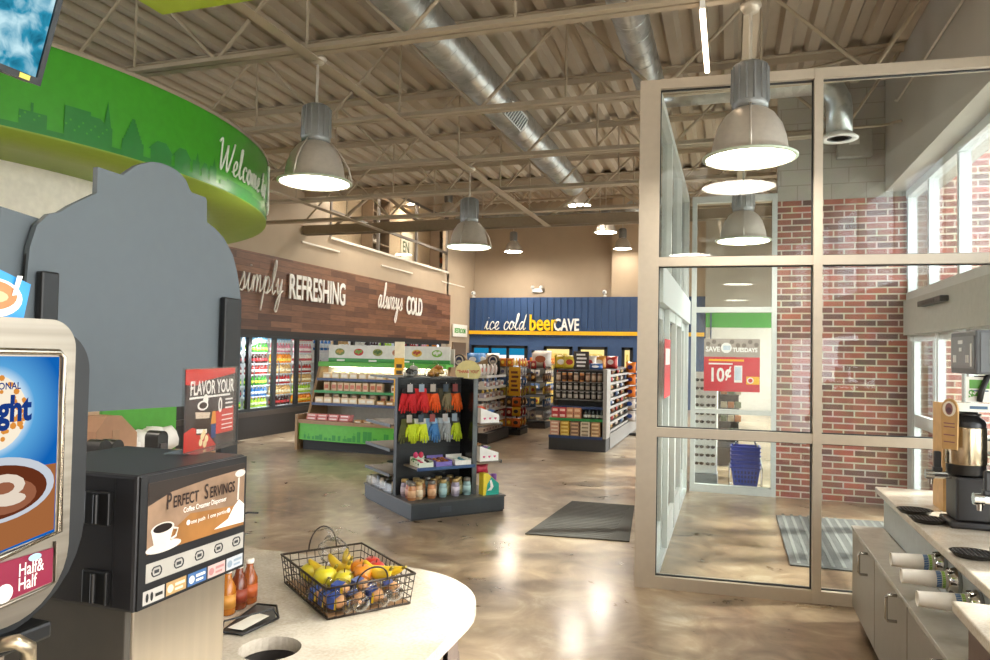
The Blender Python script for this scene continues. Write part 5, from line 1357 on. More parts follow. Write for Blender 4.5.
# advertising card in an acrylic holder on top of the creamer dispenser
def card():
    p = Vector((-1.293, 1.472, 1.51)); q = Vector((-1.352, 1.737, 1.51)); d = (q-p); w = d.length; rz = math.atan2(d.y, d.x)
    t = thing('table_sign', 'red and black advertising card reading FLAVOR YOUR in a clear holder on the creamer dispenser', 'sign', p, rz)
    H = .212
    a = MB()
    a.m(0).quad((0, 0, .004), (w, 0, .004), (w, 0, H), (0, 0, H))
    a.m(1).poly([(0, -.001, H), (w, -.001, H), (w, -.001, H*.93), (w*.7, -.001, H*.89), (w*.4, -.001, H*.86), (w*.2, -.001, H*.8), (0, -.001, H*.82)])
    a.poly([(0, -.001, .004), (w*.62, -.001, .004), (w*.45, -.001, H*.2), (w*.15, -.001, H*.3), (0, -.001, H*.25)])
    a.quad((w*.5, -.0012, H*.16), (w*.98, -.0012, H*.16), (w*.98, -.0012, H*.5), (w*.6, -.0012, H*.45))
    a.m(2).text('FLAVOR YOUR', Matrix.Translation((.022, -.002, H*.69)) @ MY, .05, 0, .72, .0012); a.quad((.02, -.002, H*.64), (w-.03, -.002, H*.64), (w-.03, -.002, H*.665), (.02, -.002, H*.665)); a.text('0', Matrix.Translation((w*.64, -.002, H*.44)) @ MY, .055, 0, .8, .0015)
    for z in (.58, .53, .47): a.quad((w*.79, -.002, H*z), (w*.95, -.002, H*z), (w*.95, -.002, H*(z+.022)), (w*.79, -.002, H*(z+.022)))
    for z in (.38, .32, .26, .21): a.quad((w*.72, -.002, H*z), (w*.95, -.002, H*z), (w*.95, -.002, H*(z+.015)), (w*.72, -.002, H*(z+.015)))
    a.m(3).poly([(w*.22, -.0015, H*.2), (w*.44, -.0015, H*.18), (w*.5, -.0015, H*.46), (w*.2, -.0015, H*.5)])
    a.m(2).disc((w*.33, -.002, H*.55), .026, 1, 16, 1.1, .5); a.m(3).disc((w*.33, -.0025, H*.55), .019, 1, 14, 1.1, .45); a.m(2).disc((w*.38, -.0022, H*.62), .014, 1, 12); a.quad((w*.22, -.002, H*.22), (w*.42, -.002, H*.2), (w*.42, -.002, H*.25), (w*.22, -.002, H*.27))
    a.m(4).quad((w*.2, -.002, H*.4), (w*.46, -.002, H*.38), (w*.48, -.002, H*.45), (w*.19, -.002, H*.48))
    a.m(5).quad((w*.5, -.0025, H*.12), (w*.6, -.0025, H*.12), (w*.6, -.0025, H*.3), (w*.5, -.0025, H*.3)); a.m(6).quad((w*.49, -.0025, H*.3), (w*.6, -.0025, H*.3), (w*.58, -.0025, H*.46), (w*.52, -.0025, H*.46))
    a.m(7)
    for cx, cz in ((.33, .17), (.41, .13), (.38, .07), (.3, .1), (.36, .21)): a.disc((w*cx, -.0028, H*cz), .01, 1, 8)
    ob('printed_card', a, [mat('#3a3436', .35), mat('#c8352f', .35), mat('#f2efea', .35), mat('#2a1a14', .3), mat('#d8c4b0', .35), mat('#274a86', .35), mat('#d8902a', .35), mat('#efd8a8', .4)], t)
    ob('acrylic_holder', MB().m(0).box(-.003, w+.003, -.006, -.0035, .001, H+.004).box(-.003, w+.003, .003, .006, .001, H+.004).box(-.003, w+.003, -.035, .05, 0, .003), PLASTIC, t)
card()

# syrup bottles and wire rack
for i, y in enumerate((1.994, 2.052, 2.108)):
    t = thing('syrup_bottle', 'small amber syrup bottle behind the creamer dispenser, %s of three from the stainless column' % ORD[i], 'bottle', (-1.556, y, .911), 0, 'syrup bottles'); t.scale = (1.08, 1.08, .74)
    ob('body', MB().lathe([(.022, 0), (.025, .006), (.025, .115), (.014, .15), (.011, .165), (.011, .185)], 16), mat(('#a8641e', '#6a3016', '#8f4a1e')[i], .12), t)
    ob('paper_label', MB().lathe([(.0255, .03), (.0255, .09)], 16), mat(('#c88a3a', '#8a3a24', '#b85a2a')[i], .5), t); ob('cap', MB().lathe([(.012, .18), (.013, .185), (.013, .2), (.0001, .202)], 12), mat('#e6ddd0', .4), t)
t = thing('wire_rack', 'low black wire rack holding white cards on the quartz worktop', 'rack', (-1.46, 1.9, .911))
def wr(): return MB()
P_ = [(0, -.05), (.07, -.045), (.09, .11), (.02, .2), (-.05, .19)]
ob('wire_frame', MB().tube([(x, y, .006) for x, y in P_], .004, 6, True).tube([(0, -.05, .006), (.0, -.04, .035), (.075, .1, .035), (.09, .11, .006)], .003, 6), BLACK, t)
ob('tray_plate', MB().poly([(x*.92, y*.95, .007) for x, y in P_]), mat('#3a3836', .5), t)
ob('card_holder', MB().quad((.005, -.03, .012), (.06, -.03, .012), (.07, .09, .016), (.015, .1, .016)), mat('#e8e3d8', .5), t)

# wire basket with fruit and wrapped pastries
BL = Vector((-1.56, 2.323, .911)); BZ = R(-38)
def bpnt(x, y, z): c, s = math.cos(BZ), math.sin(BZ); return (BL.x+x*c-y*s, BL.y+x*s+y*c, BL.z+z)
def basket():
    t = thing('wire_basket', 'dark wire basket of fruit and pastries on the quartz worktop', 'basket', BL, BZ)
    w, d, h = .43, .295, .105
    M = mat('#3b322c', .4, .6)
    def ring(z, f): return [(-f, -f, z), (w+f, -f, z), (w+f, d+f, z), (-f, d+f, z)]
    a = MB(); a.tube(ring(h, .012), .0042, 6, True); a.tube(ring(.004, 0), .0035, 6, True); ob('rim', a, M, t)
    a = MB()
    for k in range(1, 4): a.tube(ring(h*k/4, .012*k/4), .002, 5, True)
    nx, ny = 14, 10
    for i in range(nx+1):
        x = w*i/nx; xt = -.012+(w+.024)*i/nx
        a.tube([(xt, -.012, h), (x, 0, .003), (x, d, .003), (xt, d+.012, h)], .0018, 4)
    for i in range(ny+1):
        y = d*i/ny; yt = -.012+(d+.024)*i/ny
        a.tube([(-.012, yt, h), (0, y, .003), (w, y, .003), (w+.012, yt, h)], .0018, 4)
    ob('wire_mesh', a, M, t)
    for x, hh in ((-.013, .085), (w+.013, .05)):
        a = MB(); a.tube([(x+(.0 if x < 0 else .015)*math.sin(PI*i/14), d/2-.055*math.cos(PI*i/14), h+hh*math.sin(PI*i/14)) for i in range(15)], .003, 6); ob('handle', a, M, t)
    ob('liner', MB().box(.006, w-.006, .006, d-.006, .006, .009), mat('#8a6a4a', .6), t)
basket()
def banana(x, y, z, rz, lab, tilt=0):
    t = thing('banana', lab, 'fruit', bpnt(x, y, z), BZ+rz, 'bananas in the wire basket'); n = 9; L = .085
    pts = [(L*math.sin(a), 0, L*(1-math.cos(a))*.75) for a in [R(-62+124*i/(n-1)) for i in range(n)]]
    ob('peel', MB().tube(pts, [.006, .013, .0165, .018, .018, .0175, .016, .012, .006], 8), mat('#e2bd2a', .45, var=.1), t)
    e = Vector(pts[-1]); d_ = (e-Vector(pts[-2])).normalized(); ob('stem', MB().cyl(e, e+d_*.02, .006, .005, 6), mat('#8a7a2a', .6), t); t.rotation_euler[0] = tilt
banana(.13, .10, .06, .3, 'yellow banana lying nearest the tall basket handle', .3); banana(.16, .15, .075, .1, 'yellow banana second from the tall basket handle', .2)
banana(.10, .20, .07, -.3, 'yellow banana along the far side of the basket', -.2); banana(.30, .255, .085, .9, 'yellow banana standing up at the far corner of the basket', .9); banana(.33, .22, .085, .2, 'yellow banana on top near the far corner of the basket', .1)
def apple(x, y, z, c, lab, r=.036, cat='fruit', nm='apple'):
    t = thing(nm, lab, cat, bpnt(x, y, z), BZ+random.random())
    ob('flesh', MB().lathe([(.0001, .01), (r*.5, 0), (r*.92, r*.55), (r, r*1.0), (r*.85, r*1.5), (r*.45, r*1.78), (.0001, r*1.6)], 16), mat(c, .3, var=.15, scale=30), t); ob('stem', MB().cyl((0, 0, r*1.6), (.003, 0, r*2.05), .002, n=5), mat('#5a4228', .7), t)
apple(.22, .07, .03, '#d9c92e', 'large yellow apple in the middle of the basket front', .042); apple(.27, .12, .03, '#d4c436', 'yellow apple behind the large yellow one', .038)
apple(.29, .18, .05, '#e08a2a', 'orange fruit on top beside the bananas', .036, nm='orange'); apple(.22, .2, .05, '#dc8a2e', 'orange fruit near the basket far side', .034, nm='orange')
apple(.2, .255, .05, '#c0392f', 'red apple at the far side of the basket', .033); apple(.25, .25, .05, '#b8342c', 'red apple beside the standing banana', .032)
apple(.07, .07, .015, '#cdbb30', 'yellow apple in the corner nearest the syrup bottles', .036)
for i, (x, y, z, r_) in enumerate([(.39, .05, .02, .3), (.40, .115, .02, -.2), (.40, .18, .022, .2), (.395, .245, .03, -.3), (.34, .08, .04, .5), (.35, .15, .045, .1), (.34, .04, .015, 0), (.28, .03, .015, .1)]):
    t = thing('wrapped_pastry', 'wrapped pastry with a blue and yellow label in the basket, %s from its front corner' % ORD[i], 'pastry', bpnt(x, y, z), BZ+r_, 'wrapped pastries in the basket')
    ob('roll', MB().ell((0, 0, .022), .034, .028, .022, 12, 7), mat('#d09a6a', .5, var=.2), t)
    a = MB(); a.tube([(.0 if False else .035*0+.0+.036*math.cos(R(q)), -.0+.0305*math.sin(R(q)), .024) for q in range(-80, 81, 16)], .001, 4) if False else None
    a.m(0).poly([(.022, -.034, .006), (.022, -.03, .04), (-.018, -.03, .042), (-.018, -.034, .006)]).poly([(.022, -.03, .04), (.022, .0, .049), (-.018, .0, .049), (-.018, -.03, .042)])
    a.m(1).poly([(.033, -.033, .008), (.033, -.03, .038), (.0225, -.0305, .04), (.0225, -.0345, .006)])
    ob('label', a, [mat('#2c4fa8', .3), mat('#e6c22e', .3)], t)
    ob('wrapper', MB().lathe([(.0001, -.06), (.03, -.056), (.006, -.042), (.03, -.02), (.034, .0), (.03, .02), (.006, .042), (.03, .056), (.0001, .06)], 10, (0, 0, .024)), PLASTIC, t); t.children[-1].rotation_euler = (0, R(90), 0); t.children[-1].location = (-.024, 0, .024)
t = thing('plastic_bag', 'crumpled clear plastic bag at the tall handle end of the basket', 'bag', bpnt(.06, .16, .06))
a = MB(); a.ell((0, 0, .05), .06, .05, .05, 12, 8)
for v in a.bm.verts: v.co += Vector((random.uniform(-1, 1), random.uniform(-1, 1), random.uniform(-1, 1)))*.012
a.lathe([(.015, .09), (.012, .1), (.03, .13), (.035, .135)], 9); ob('film', a, PLASTIC, t)

# big grey back board of a display on the far side of the island
t = thing('display_board', 'large matt grey shaped back board with a rounded top on black posts', 'display board', (-1.95, 2.03, .911))
OUT = [(1.792, 1.565), (2.419, 1.551), (2.543, 1.552), (2.53, 1.979), (2.505, 2.08), (2.47, 2.16), (2.413, 2.221), (2.36, 2.25), (2.311, 2.268), (2.307, 2.35), (2.30, 2.362), (2.225, 2.365), (2.214, 2.372), (2.191, 2.405), (2.165, 2.42), (2.138, 2.43), (2.10, 2.436), (2.059, 2.436), (2.02, 2.43), (1.991, 2.418), (1.955, 2.40), (1.926, 2.377), (1.897, 2.353), (1.796, 2.355), (1.796, 2.27), (1.741, 2.236), (1.70, 2.21), (1.665, 2.183), (1.628, 2.17), (1.59, 2.13), (1.57, 2.06), (1.56, 1.9), (1.55, 1.56)]
ob('panel', MB().prism([(y-2.03, z-.911) for y, z in OUT], 0, -.02, 0), mat('#5d656b', .6, var=.02), t)
ob('side_wing', MB().prism([(1.50-2.03, 2.169-.911), (1.63-2.03, 2.155-.911), (1.585-2.03, 2.08-.911), (1.57-2.03, 1.56-.911), (1.50-2.03, 1.56-.911)], 0, -.05, -.03), mat('#5d656b', .6, var=.02), t)
ob('edge_strip', MB().tube([(-.015, y-2.03, z-.911) for y, z in ((1.64, 2.16), (1.6, 2.11), (1.575, 2.04), (1.565, 1.9), (1.565, 1.7))], .008, 6), BLACK, t)
for y0, y1, zt in ((1.589, 1.648, 1.995), (2.395, 2.50, 1.98)): ob('post', MB().bbox(.002, .03, y0-2.03, y1-2.03, 0, zt-.911, b=.006), mat('#141517', .4), t)

# things under the board: lid dispensers and carton
for i, (x, y, zt) in enumerate([(-1.95, 1.883, 1.47), (-1.95, 1.937, 1.465), (-1.95, 2.14, 1.475)]):
    t = thing('cup_dispenser', 'black round topped cup lid dispenser seen under the grey board, %s from the cappuccino machine' % ORD[i], 'dispenser', (x-.05, y, .911), 0, 'lid dispensers under the grey board')
    h = zt-.911; w = .025
    pts = [(-w, 0), (w, 0), (w, h-.03)] + [(w*math.cos(R(a)), h-.03+.025*math.sin(R(a))) for a in range(15, 180, 15)] + [(-w, h-.03)]
    ob('shell', MB().prism(pts, 0, -.03, .03), mat('#1a1615', .3), t); ob('front_slot', MB().box(.03, .033, -.015, .015, h-.2, h-.05), mat('#3d3634', .4), t)
t = thing('carton_box', 'tan cardboard carton with a pointed top behind the lid dispensers', 'carton', (-2.6, 2.48, .911))
ob('shell', MB().prism([(-.1, 0), (.12, 0), (.12, .48), (.03, .56), (-.05, .56), (-.1, .5)], 0, -.06, .06), mat('#b98c6c', .6), t); ob('tape', MB().box(.061, .063, -.02, .02, .1, .5), mat('#b08868', .5), t)
t = thing('napkin_stack', 'white crumpled napkins piled before the green panel', 'napkins', (-3.22, 3.3, 1.125)); a = MB()
for i in range(7):
    b = bmesh.new(); bmesh.ops.create_icosphere(b, subdivisions=2, radius=.08)
    for v in b.verts: v.co = v.co*random.uniform(.7, 1.2)+Vector((.03*math.sin(i*2), -.2+.07*i, .1))
    a.merge(b, True)
ob('paper', a, mat('#e4e0da', .8), t)
t = thing('serving_counter', 'tan topped serving counter with a bright green upright panel beyond the island', 'counter', (-3.3, 2.6, 0))
ob('top', MB().box(-.1, .2, -1.0, 1.2, 1.08, 1.12), mat('#b89a7c', .5), t); ob('body', MB().box(-.05, .16, -.95, 1.16, 0, 1.08), mat('#8a7460', .5), t); ob('green_panel', MB().box(-.12, -.1, .62, 1.2, 1.12, 1.75), mat('#4f9a36', .5), t)
ob('trim_strip', MB().box(.201, .21, -1., 1.2, 1.08, 1.12), mat('#d8a05a', .5), t)

# ------------------------------------------------------------------ green round canopy with the city frieze
CX, CY, CR = -7.25, 4.2, 3.4
def canopy():
    Z0, Z1 = 3.05, 3.62
    t = thing('round_canopy', 'large round green canopy with a dark green city frieze reading Welcome to', 'canopy', (CX, CY, Z0))
    GB = mat('#3f9a24', .32, var=.05); n = 96
    def ringpts(r, z, a0=-180, a1=180): return [(r*math.cos(R(a0+(a1-a0)*i/n)), r*math.sin(R(a0+(a1-a0)*i/n)), z) for i in range(n)]
    a = MB(); a.lathe([(CR, 0), (CR, Z1-Z0)], n, caps=False); a.lathe([(CR-.05, Z1-Z0), (CR-.05, 0)], n, caps=False); ob('fascia', a, GB, t)
    a = MB(); a.lathe([(CR+.012, Z1-Z0-.02), (CR+.012, Z1-Z0+.01), (CR-.06, Z1-Z0+.01)], n, caps=False); ob('top_trim', a, mat('#a89c88', .5), t)
    a = MB(); a.lathe([(CR, .0), (CR, -.012), (2.55, -.012), (2.55, .0)], n, caps=False); ob('soffit', a, mat('#8fa83c', .5, var=.03), t)
    f = lambda s, z, o=.005: ((CR+o)*math.cos(s/CR), (CR+o)*math.sin(s/CR), z)
    def rect(a, s0, s1, z0, z1):
        k = max(1, int((s1-s0)/.08))
        for i in range(k):
            u, v = s0+(s1-s0)*i/k, s0+(s1-s0)*(i+1)/k; a.quad(f(u, z0), f(v, z0), f(v, z1), f(u, z1))
    random.seed(21); a = MB(); D = mat('#217a2c', .4)
    rect(a, -2.2, 2.0, 0.0, .035)
    s = -2.1
    while s < -.8:
        w = random.uniform(.08, .2); h = random.uniform(.08, .24); rect(a, s, s+w, .035, .035+h)
        if random.random() < .4: rect(a, s+w*.4, s+w*.5, .035+h, .09+h)
        s += w+random.choice([0, 0, .01, .1])
    def house(s, w, h, steeple=0, dome=0):
        rect(a, s, s+w, .035, .035+h)
        if steeple: a.poly([f(s+w*.4, .035+h), f(s+w*.9, .035+h), f(s+w*.65, .035+h+steeple)])
        elif dome:
            for i in range(6): rect(a, s+w*(.1+.065*i), s+w*(.9-.065*i), .035+h+.025*i, .06+h+.025*i)
        else: a.poly([f(s-.02, .035+h), f(s+w+.02, .035+h), f(s+w*.7, .035+h+.07), f(s+w*.3, .035+h+.07)])
    for s_, w, h, st, dm in [(-.76, .22, .09, 0, 0), (-.62, .1, .12, .17, 0), (-.45, .17, .08, 0, 1), (-.22, .19, .07, 0, 0), (-.0, .16, .08, 0, 0), (.19, .08, .1, .07, 0), (.3, .08, .04, 0, 0), (.4, .09, .11, .07, 0)]: house(s_, w, h, st, dm)
    for k in range(4): a.disc((0, 0, 0), .0001, 0, 3) if False else None
    rect(a, .55, 1.5, .035, .075); rect(a, .65, 1.2, .075, .1)
    ob('city_frieze', a, D, t)
    a = MB()
    s = -2.05
    for k in range(60):
        rect(a, -2.1+.026*k, -2.1+.026*k+.012, .07+.03*(k % 3), .082+.03*(k % 3))
    ob('window_print', a, mat('#3f9a24', .4), t)
    a = MB(); L = cursive(a, 'Welcome to', .135, .008, lambda u, v: f(.48+u*1.02, .15+v*.95, .01))
    cursive(a, 'Tow', .2, .014, lambda u, v: f(.62+L*1.02+u, .13+v, .01)); ob('script_lettering', a, mat('#eef2ea', .4), t)
    return t
canopy()
mb = MB(); mb.lathe([(2.55, 2.4), (2.55, 3.1)], 80, (CX, CY, 0), caps=False); mb.lathe([(2.53, 3.1), (2.53, 2.4)], 80, (CX, CY, 0), caps=False)
struct('wall_drum', mb, mat('#e9e4da', .7))
mb = MB(); mb.lathe([(2.56, 0), (2.56, 2.4)], 80, (CX, CY, 0), caps=False); struct('wall_kitchen', mb, mat('#c9a98c', .6, var=.1, scale=5))
t = thing('ceiling_cloud', 'lime green ceiling panel hanging overhead above the coffee island', 'ceiling panel', (-2.0, .2, 3.0))
ob('panel', MB().box(0, 1.1, 0, 1.9, 0, .1), mat('#9cb82c', .5, var=.03), t)
for x in (.1, 1.0): ob('hanger', MB().cyl((x, 1.8, .1), (x, 1.8, 1.3), .004, n=5), CHROME, t); ob('hanger', MB().cyl((x, .1, .1), (x, .1, 1.3), .004, n=5), CHROME, t)

# television showing ice
def tv():
    X0 = -1.55; p = (X0, 1.256, 2.385)
    t = thing('wall_television', 'black framed screen showing blue ice hanging over the cappuccino machine', 'television', p); t.rotation_euler = (0, R(17), 0)
    W, H = .8, .46
    ob('casing', MB().bbox(-.05, -.002, -W, 0, 0, H, b=.01), mat('#16171a', .35), t)
    ob('screen', MB().box(-.003, .001, -W+.022, -.015, .016, H-.022), ice_mat(), t)
    ob('bezel', MB().box(-.003, .004, -W, 0, 0, .016).box(-.003, .004, -.013, 0, .016, H).box(-.003, .004, -W, -W+.02, .03, H).box(-.003, .004, -W+.02, -.02, H-.02, H), mat('#1c1e22', .35), t)
    ob('rating_sticker', MB().box(.004, .005, -.055, -.03, .003, .014), mat('#d8cf5a', .5), t)
    ob('mount_arm', MB().bbox(-.09, -.02, -.19, -.11, -.07, .1, b=.01).cyl((-.05, -.15, -.02), (-.02, -.15, -.05), .03, n=12).cyl((-.07, -.15, .05), (-.07, -.15, 2.6), .02, n=10), mat('#2a211e', .4), t)
tv()

# ------------------------------------------------------------------ right side counter with brewers
CAB = mat('#8b8479', .42, .0, .03)
for k, (y0, y1) in enumerate(((4.69, 5.48), (3.88, 4.685), (3.06, 3.875))):
    t = thing('base_cabinet', 'low grey cabinet with a bow handle below the cup dispensers, %s from the vestibule glass' % ORD[k], 'cabinet', (.82, y0, .1))
    w = y1-y0
    ob('carcass', MB().box(.0, .9, 0, w, 0, .52), mat('#7d766c', .45), t)
    d = ob('door', bb(-.02, -.002, .004, w-.004, .004, .516, b=.003), CAB, t)
    ob('handle', MB().tube([(-.02, .215, .50), (-.06, .215, .50), (-.068, .215, .49), (-.068, .215, .382), (-.06, .215, .372), (-.02, .215, .372)], .008, 8), CHROME, d)
    ob('toe_kick', MB().box(.05, .9, 0, w, -.1, 0), mat('#2a2522', .6), t)
t = thing('ledge_top', 'narrow grey ledge top under the paper cups', 'countertop'); ob('slab', bb(.795, .992, 3.06, 5.5, .622, .642, b=.003), mat('#b5b1a8', .25), t)
t = thing('counter_riser', 'smooth grey raised panel holding the cup dispensers', 'panel'); ob('panel', bb(.993, 1.75, 3.06, 5.49, .644, .868, b=.003), mat('#a9b0b2', .35), t)
t = thing('worktop', 'pale quartz worktop under the coffee servers by the window', 'countertop')
ob('slab', MB().bbox(.945, 2.0, 3.04, 5.53, .87, .911, b=.006), QZ, t)
t = thing('worktop', 'pale quartz worktop stepping forward at the lower right corner', 'countertop')
ob('slab', MB().bbox(.77, 2.0, .3, 3.035, .87, .911, b=.006), QZ, t)
t = thing('end_cabinet', 'dark brown cabinet beneath the forward quartz worktop', 'cabinet', (.83, .3, 0)); ob('carcass', MB().box(0, 1.1, 0, 2.72, .1, .868), mat('#5e4a42', .45), t); ob('toe_kick', MB().box(.04, 1.1, .02, 2.68, 0, .1), BLACKM, t)
for k in range(3): ob('door', bb(-.018, -.002, .05+k*.9, .9+k*.9, .12, .85, b=.003), mat('#6a544b', .45), t)
# cup dispensers in the panel with paper cups
for i, (y, z) in enumerate(((4.03, .815), (3.80, .80), (3.50, .79))):
    t = thing('cup_dispenser', 'chrome ring cup dispenser in the grey panel, %s from the vestibule glass' % ORD[i], 'cup dispenser', (.992, y, z-.02), 0, 'cup dispensers')
    a = MB(); a.T = Matrix.Rotation(R(-90), 4, 'Y'); a.lathe([(.03, .0), (.062, .0), (.06, .02), (.05, .035), (.046, .05), (.042, .05), (.042, .0)], 22, caps=False); ob('ring', a, CHROME, t)
    a = MB()
    for q in range(6): an = q*PI/3; a.cyl((-.045, .05*math.cos(an), .05*math.sin(an)), (-.01, .055*math.cos(an), .055*math.sin(an)), .006, n=6)
    ob('spring_finger', a, mat('#4a443e', .3, .8), t)
    c = thing('paper_cup', 'white paper cup with blue and green band in its dispenser, %s from the vestibule glass' % ORD[i], 'cup', (.992-.02, y, z-.02), 0, 'paper cups in the dispensers')
    a = MB(); a.T = Matrix.Rotation(R(-90), 4, 'Y'); a.lathe([(.041, .015), (.031, .21), (.03, .212), (.029, .205), (.0001, .205)], 22); ob('cup_body', a, mat('#f0ebe2', .5), c)
    a = MB(); a.T = Matrix.Rotation(R(-90), 4, 'Y'); a.tube([(.031*math.cos(2*PI*q/20), .031*math.sin(2*PI*q/20), .21) for q in range(20)], .0025, 5, True); ob('rolled_rim', a, mat('#e6e0d4', .5), c)
    a = MB()
    for q in range(-60, 61, 12):
        for j, (x0, x1) in enumerate(((-.075, -.055), (-.052, -.04))):
            a.m(j); r0 = .0415-.0505*(-x0-.015)*.99; rr = .0402
            rr = .041-.01*((-x0-.015)/.195)+.0008; r1 = .041-.01*((-x1-.015)/.195)+.0008
            u0, u1 = R(200+q-4.5), R(200+q+4.5)
            a.quad((x0, rr*math.cos(u0), -rr*math.sin(u0)), (x0, rr*math.cos(u1), -rr*math.sin(u1)), (x1, r1*math.cos(u1), -r1*math.sin(u1)), (x1, r1*math.cos(u0), -r1*math.sin(u0)))
    ob('printed_band', a, [mat('#3a6aa0', .5), mat('#8aba3a', .5)], c)

# thermal coffee servers and the brewer
WOODL = mat('#c49a62', .45, var=.1)
def server(x, y, lab, h=.6, base=.0):
    t = thing('coffee_server', lab, 'coffee server', (x, y, .912))
    ob('stand', MB().bbox(-.10, .11, -.11, .11, 0, .035, b=.01).bbox(-.07, .09, -.1, .1, .035, h*.44, b=.012), mat('#201d1d', .35), t)
    ob('body', MB().lathe([(.085, h*.44), (.092, h*.46), (.092, h*.9), (.085, h*.93), (.06, h*.96), (.055, h), (.0001, h)], 24), mat('#1b1a1b', .3), t)
    ob('steel_band', MB().lathe([(.094, h*.54), (.0955, h*.55), (.0955, h*.86), (.094, h*.87)], 28), mat('#c2b297', .22, 1., .05, 30., stretch=(1, 1, .05)), t)
    ob('lid', MB().tube([(-.06, -.03, h*.94), (-.03, -.03, h+.02), (.04, .03, h+.02), (.07, .03, h*.94)], .008, 6).lathe([(.07, h*.97), (.07, h*.985), (.0001, h*.99)], 16), mat('#262424', .35), t)
    f = ob('faucet', MB().bbox(-.185, -.06, -.022, .022, h*.40, h*.46, b=.01).cyl((-.165, 0, h*.4), (-.165, 0, h*.345), .015, .012, 12).cyl((-.19, 0, h*.43), (-.15, 0, h*.43), .026, n=14), CHROME, t)
    ob('tap_handle', MB().bbox(-.15, -.115, -.015, .015, h*.46, h*.64, b=.008).bbox(-.155, -.11, -.018, .018, h*.46, h*.5, b=.006), mat('#17181a', .3), f)
    pl = ob('label_plaque', MB().prism([(-.045, h*.72)]+[(.045, h*.72)]+[(.045*math.cos(R(a)), h*1.02+.04*math.sin(R(a))) for a in range(0, 181, 15)], 1, -.062, -.055) if False else MB(), WOODL, t)
    bpy.data.objects.remove(pl)
    TP = Matrix.Translation((-.07, -.09, 0)) @ Matrix.Rotation(R(40), 4, 'Z') @ Matrix.Translation((.07, 0, 0)); a = MB(); a.T = TP; a.prism([(-.04, h*.68), (.04, h*.68), (.045, h*1.0)]+[(.045*math.cos(R(q)), h*1.02+.06*math.sin(R(q))) for q in range(10, 171, 16)]+[(-.045, h*1.0)], 0, -.118, -.108)
    pl = ob('label_plaque', a, WOODL, t)
    a = MB(); a.T = TP; a.m(0).disc((-.1195, 0, h*1.03), .036, 0, 18, 1, 1.1); a.m(1).disc((-.1205, 0, h*1.03), .026, 0, 14, .8, 1.2); a.m(2).disc((-.1215, 0, h*1.02), .015, 0, 10); a.m(1)
    for z in (.9, .87, .8, .74): a.quad((-.1195, -.03, h*z), (-.1195, .03, h*z), (-.1195, .03, h*z+.006), (-.1195, -.03, h*z+.006))
    ob('plaque_print', a, [mat('#ece2d2', .5), mat('#8a5a5a', .5), mat('#5a3a44', .5)], pl)
    return t
def drip(x, y, lab, rx=.09, ry=.075):
    t = thing('drip_tray', lab, 'drip tray', (x, y, .912))
    ob('pan', MB().lathe([(.0001, 0), (.8, 0), (1, .02), (1.04, .022), (.97, .018), (.8, .006), (.0001, .006)], 24, (0, 0, 0), True, 1, 1) if False else MB().lathe([(.0001, 0), (rx*.8, 0), (rx, .02), (rx*1.05, .023), (rx*.95, .018), (rx*.8, .006), (.0001, .006)], 24, sy=ry/rx), mat('#191716', .25), t)
    a = MB()
    for i in range(-4, 5):
        q = i*rx*.2; l = math.sqrt(max(0, (rx*.92)**2-q*q))*ry/rx; a.cyl((q, -l, .02), (q, l, .02), .0025, n=5); l2 = math.sqrt(max(0, (rx*.92)**2-q*q)); a.cyl((-l2, q*ry/rx, .02), (l2, q*ry/rx, .02), .0025, n=5)
    ob('grate', a, mat('#241f1d', .3), t)
    return t
server(1.19, 4.43, 'black thermal coffee server with a wooden plaque under the brewer panel')
server(1.22, 3.73, 'black thermal coffee server cut by the right frame edge')
drip(1.0, 4.66, 'round black wire drip tray beyond the farther coffee server'); drip(1.015, 4.43, 'black drip tray under the tap of the farther coffee server'); drip(1.03, 3.73, 'round black drip tray under the tap of the nearer coffee server')
t = thing('wooden_organizer', 'wooden side organizer behind the farther coffee server', 'organizer', (1.19, 4.8, .912))
ob('side_panel', MB().box(-.02, .0, -.02, .2, 0, .62), WOODL, t); ob('back_panel', MB().box(.0, .2, .18, .2, 0, .6), WOODL, t)
for z in (.0, .3, .6): ob('shelf', MB().box(.0, .2, -.02, .18, z, z+.02), WOODL, t)
ob('paper_cup', MB().lathe([(.025, 0), (.035, .09), (.0001, .09)], 12), mat('#ece6da', .5), label='small white cup in the wooden organizer', cat='cup', loc=(1.26, 4.86, .934))
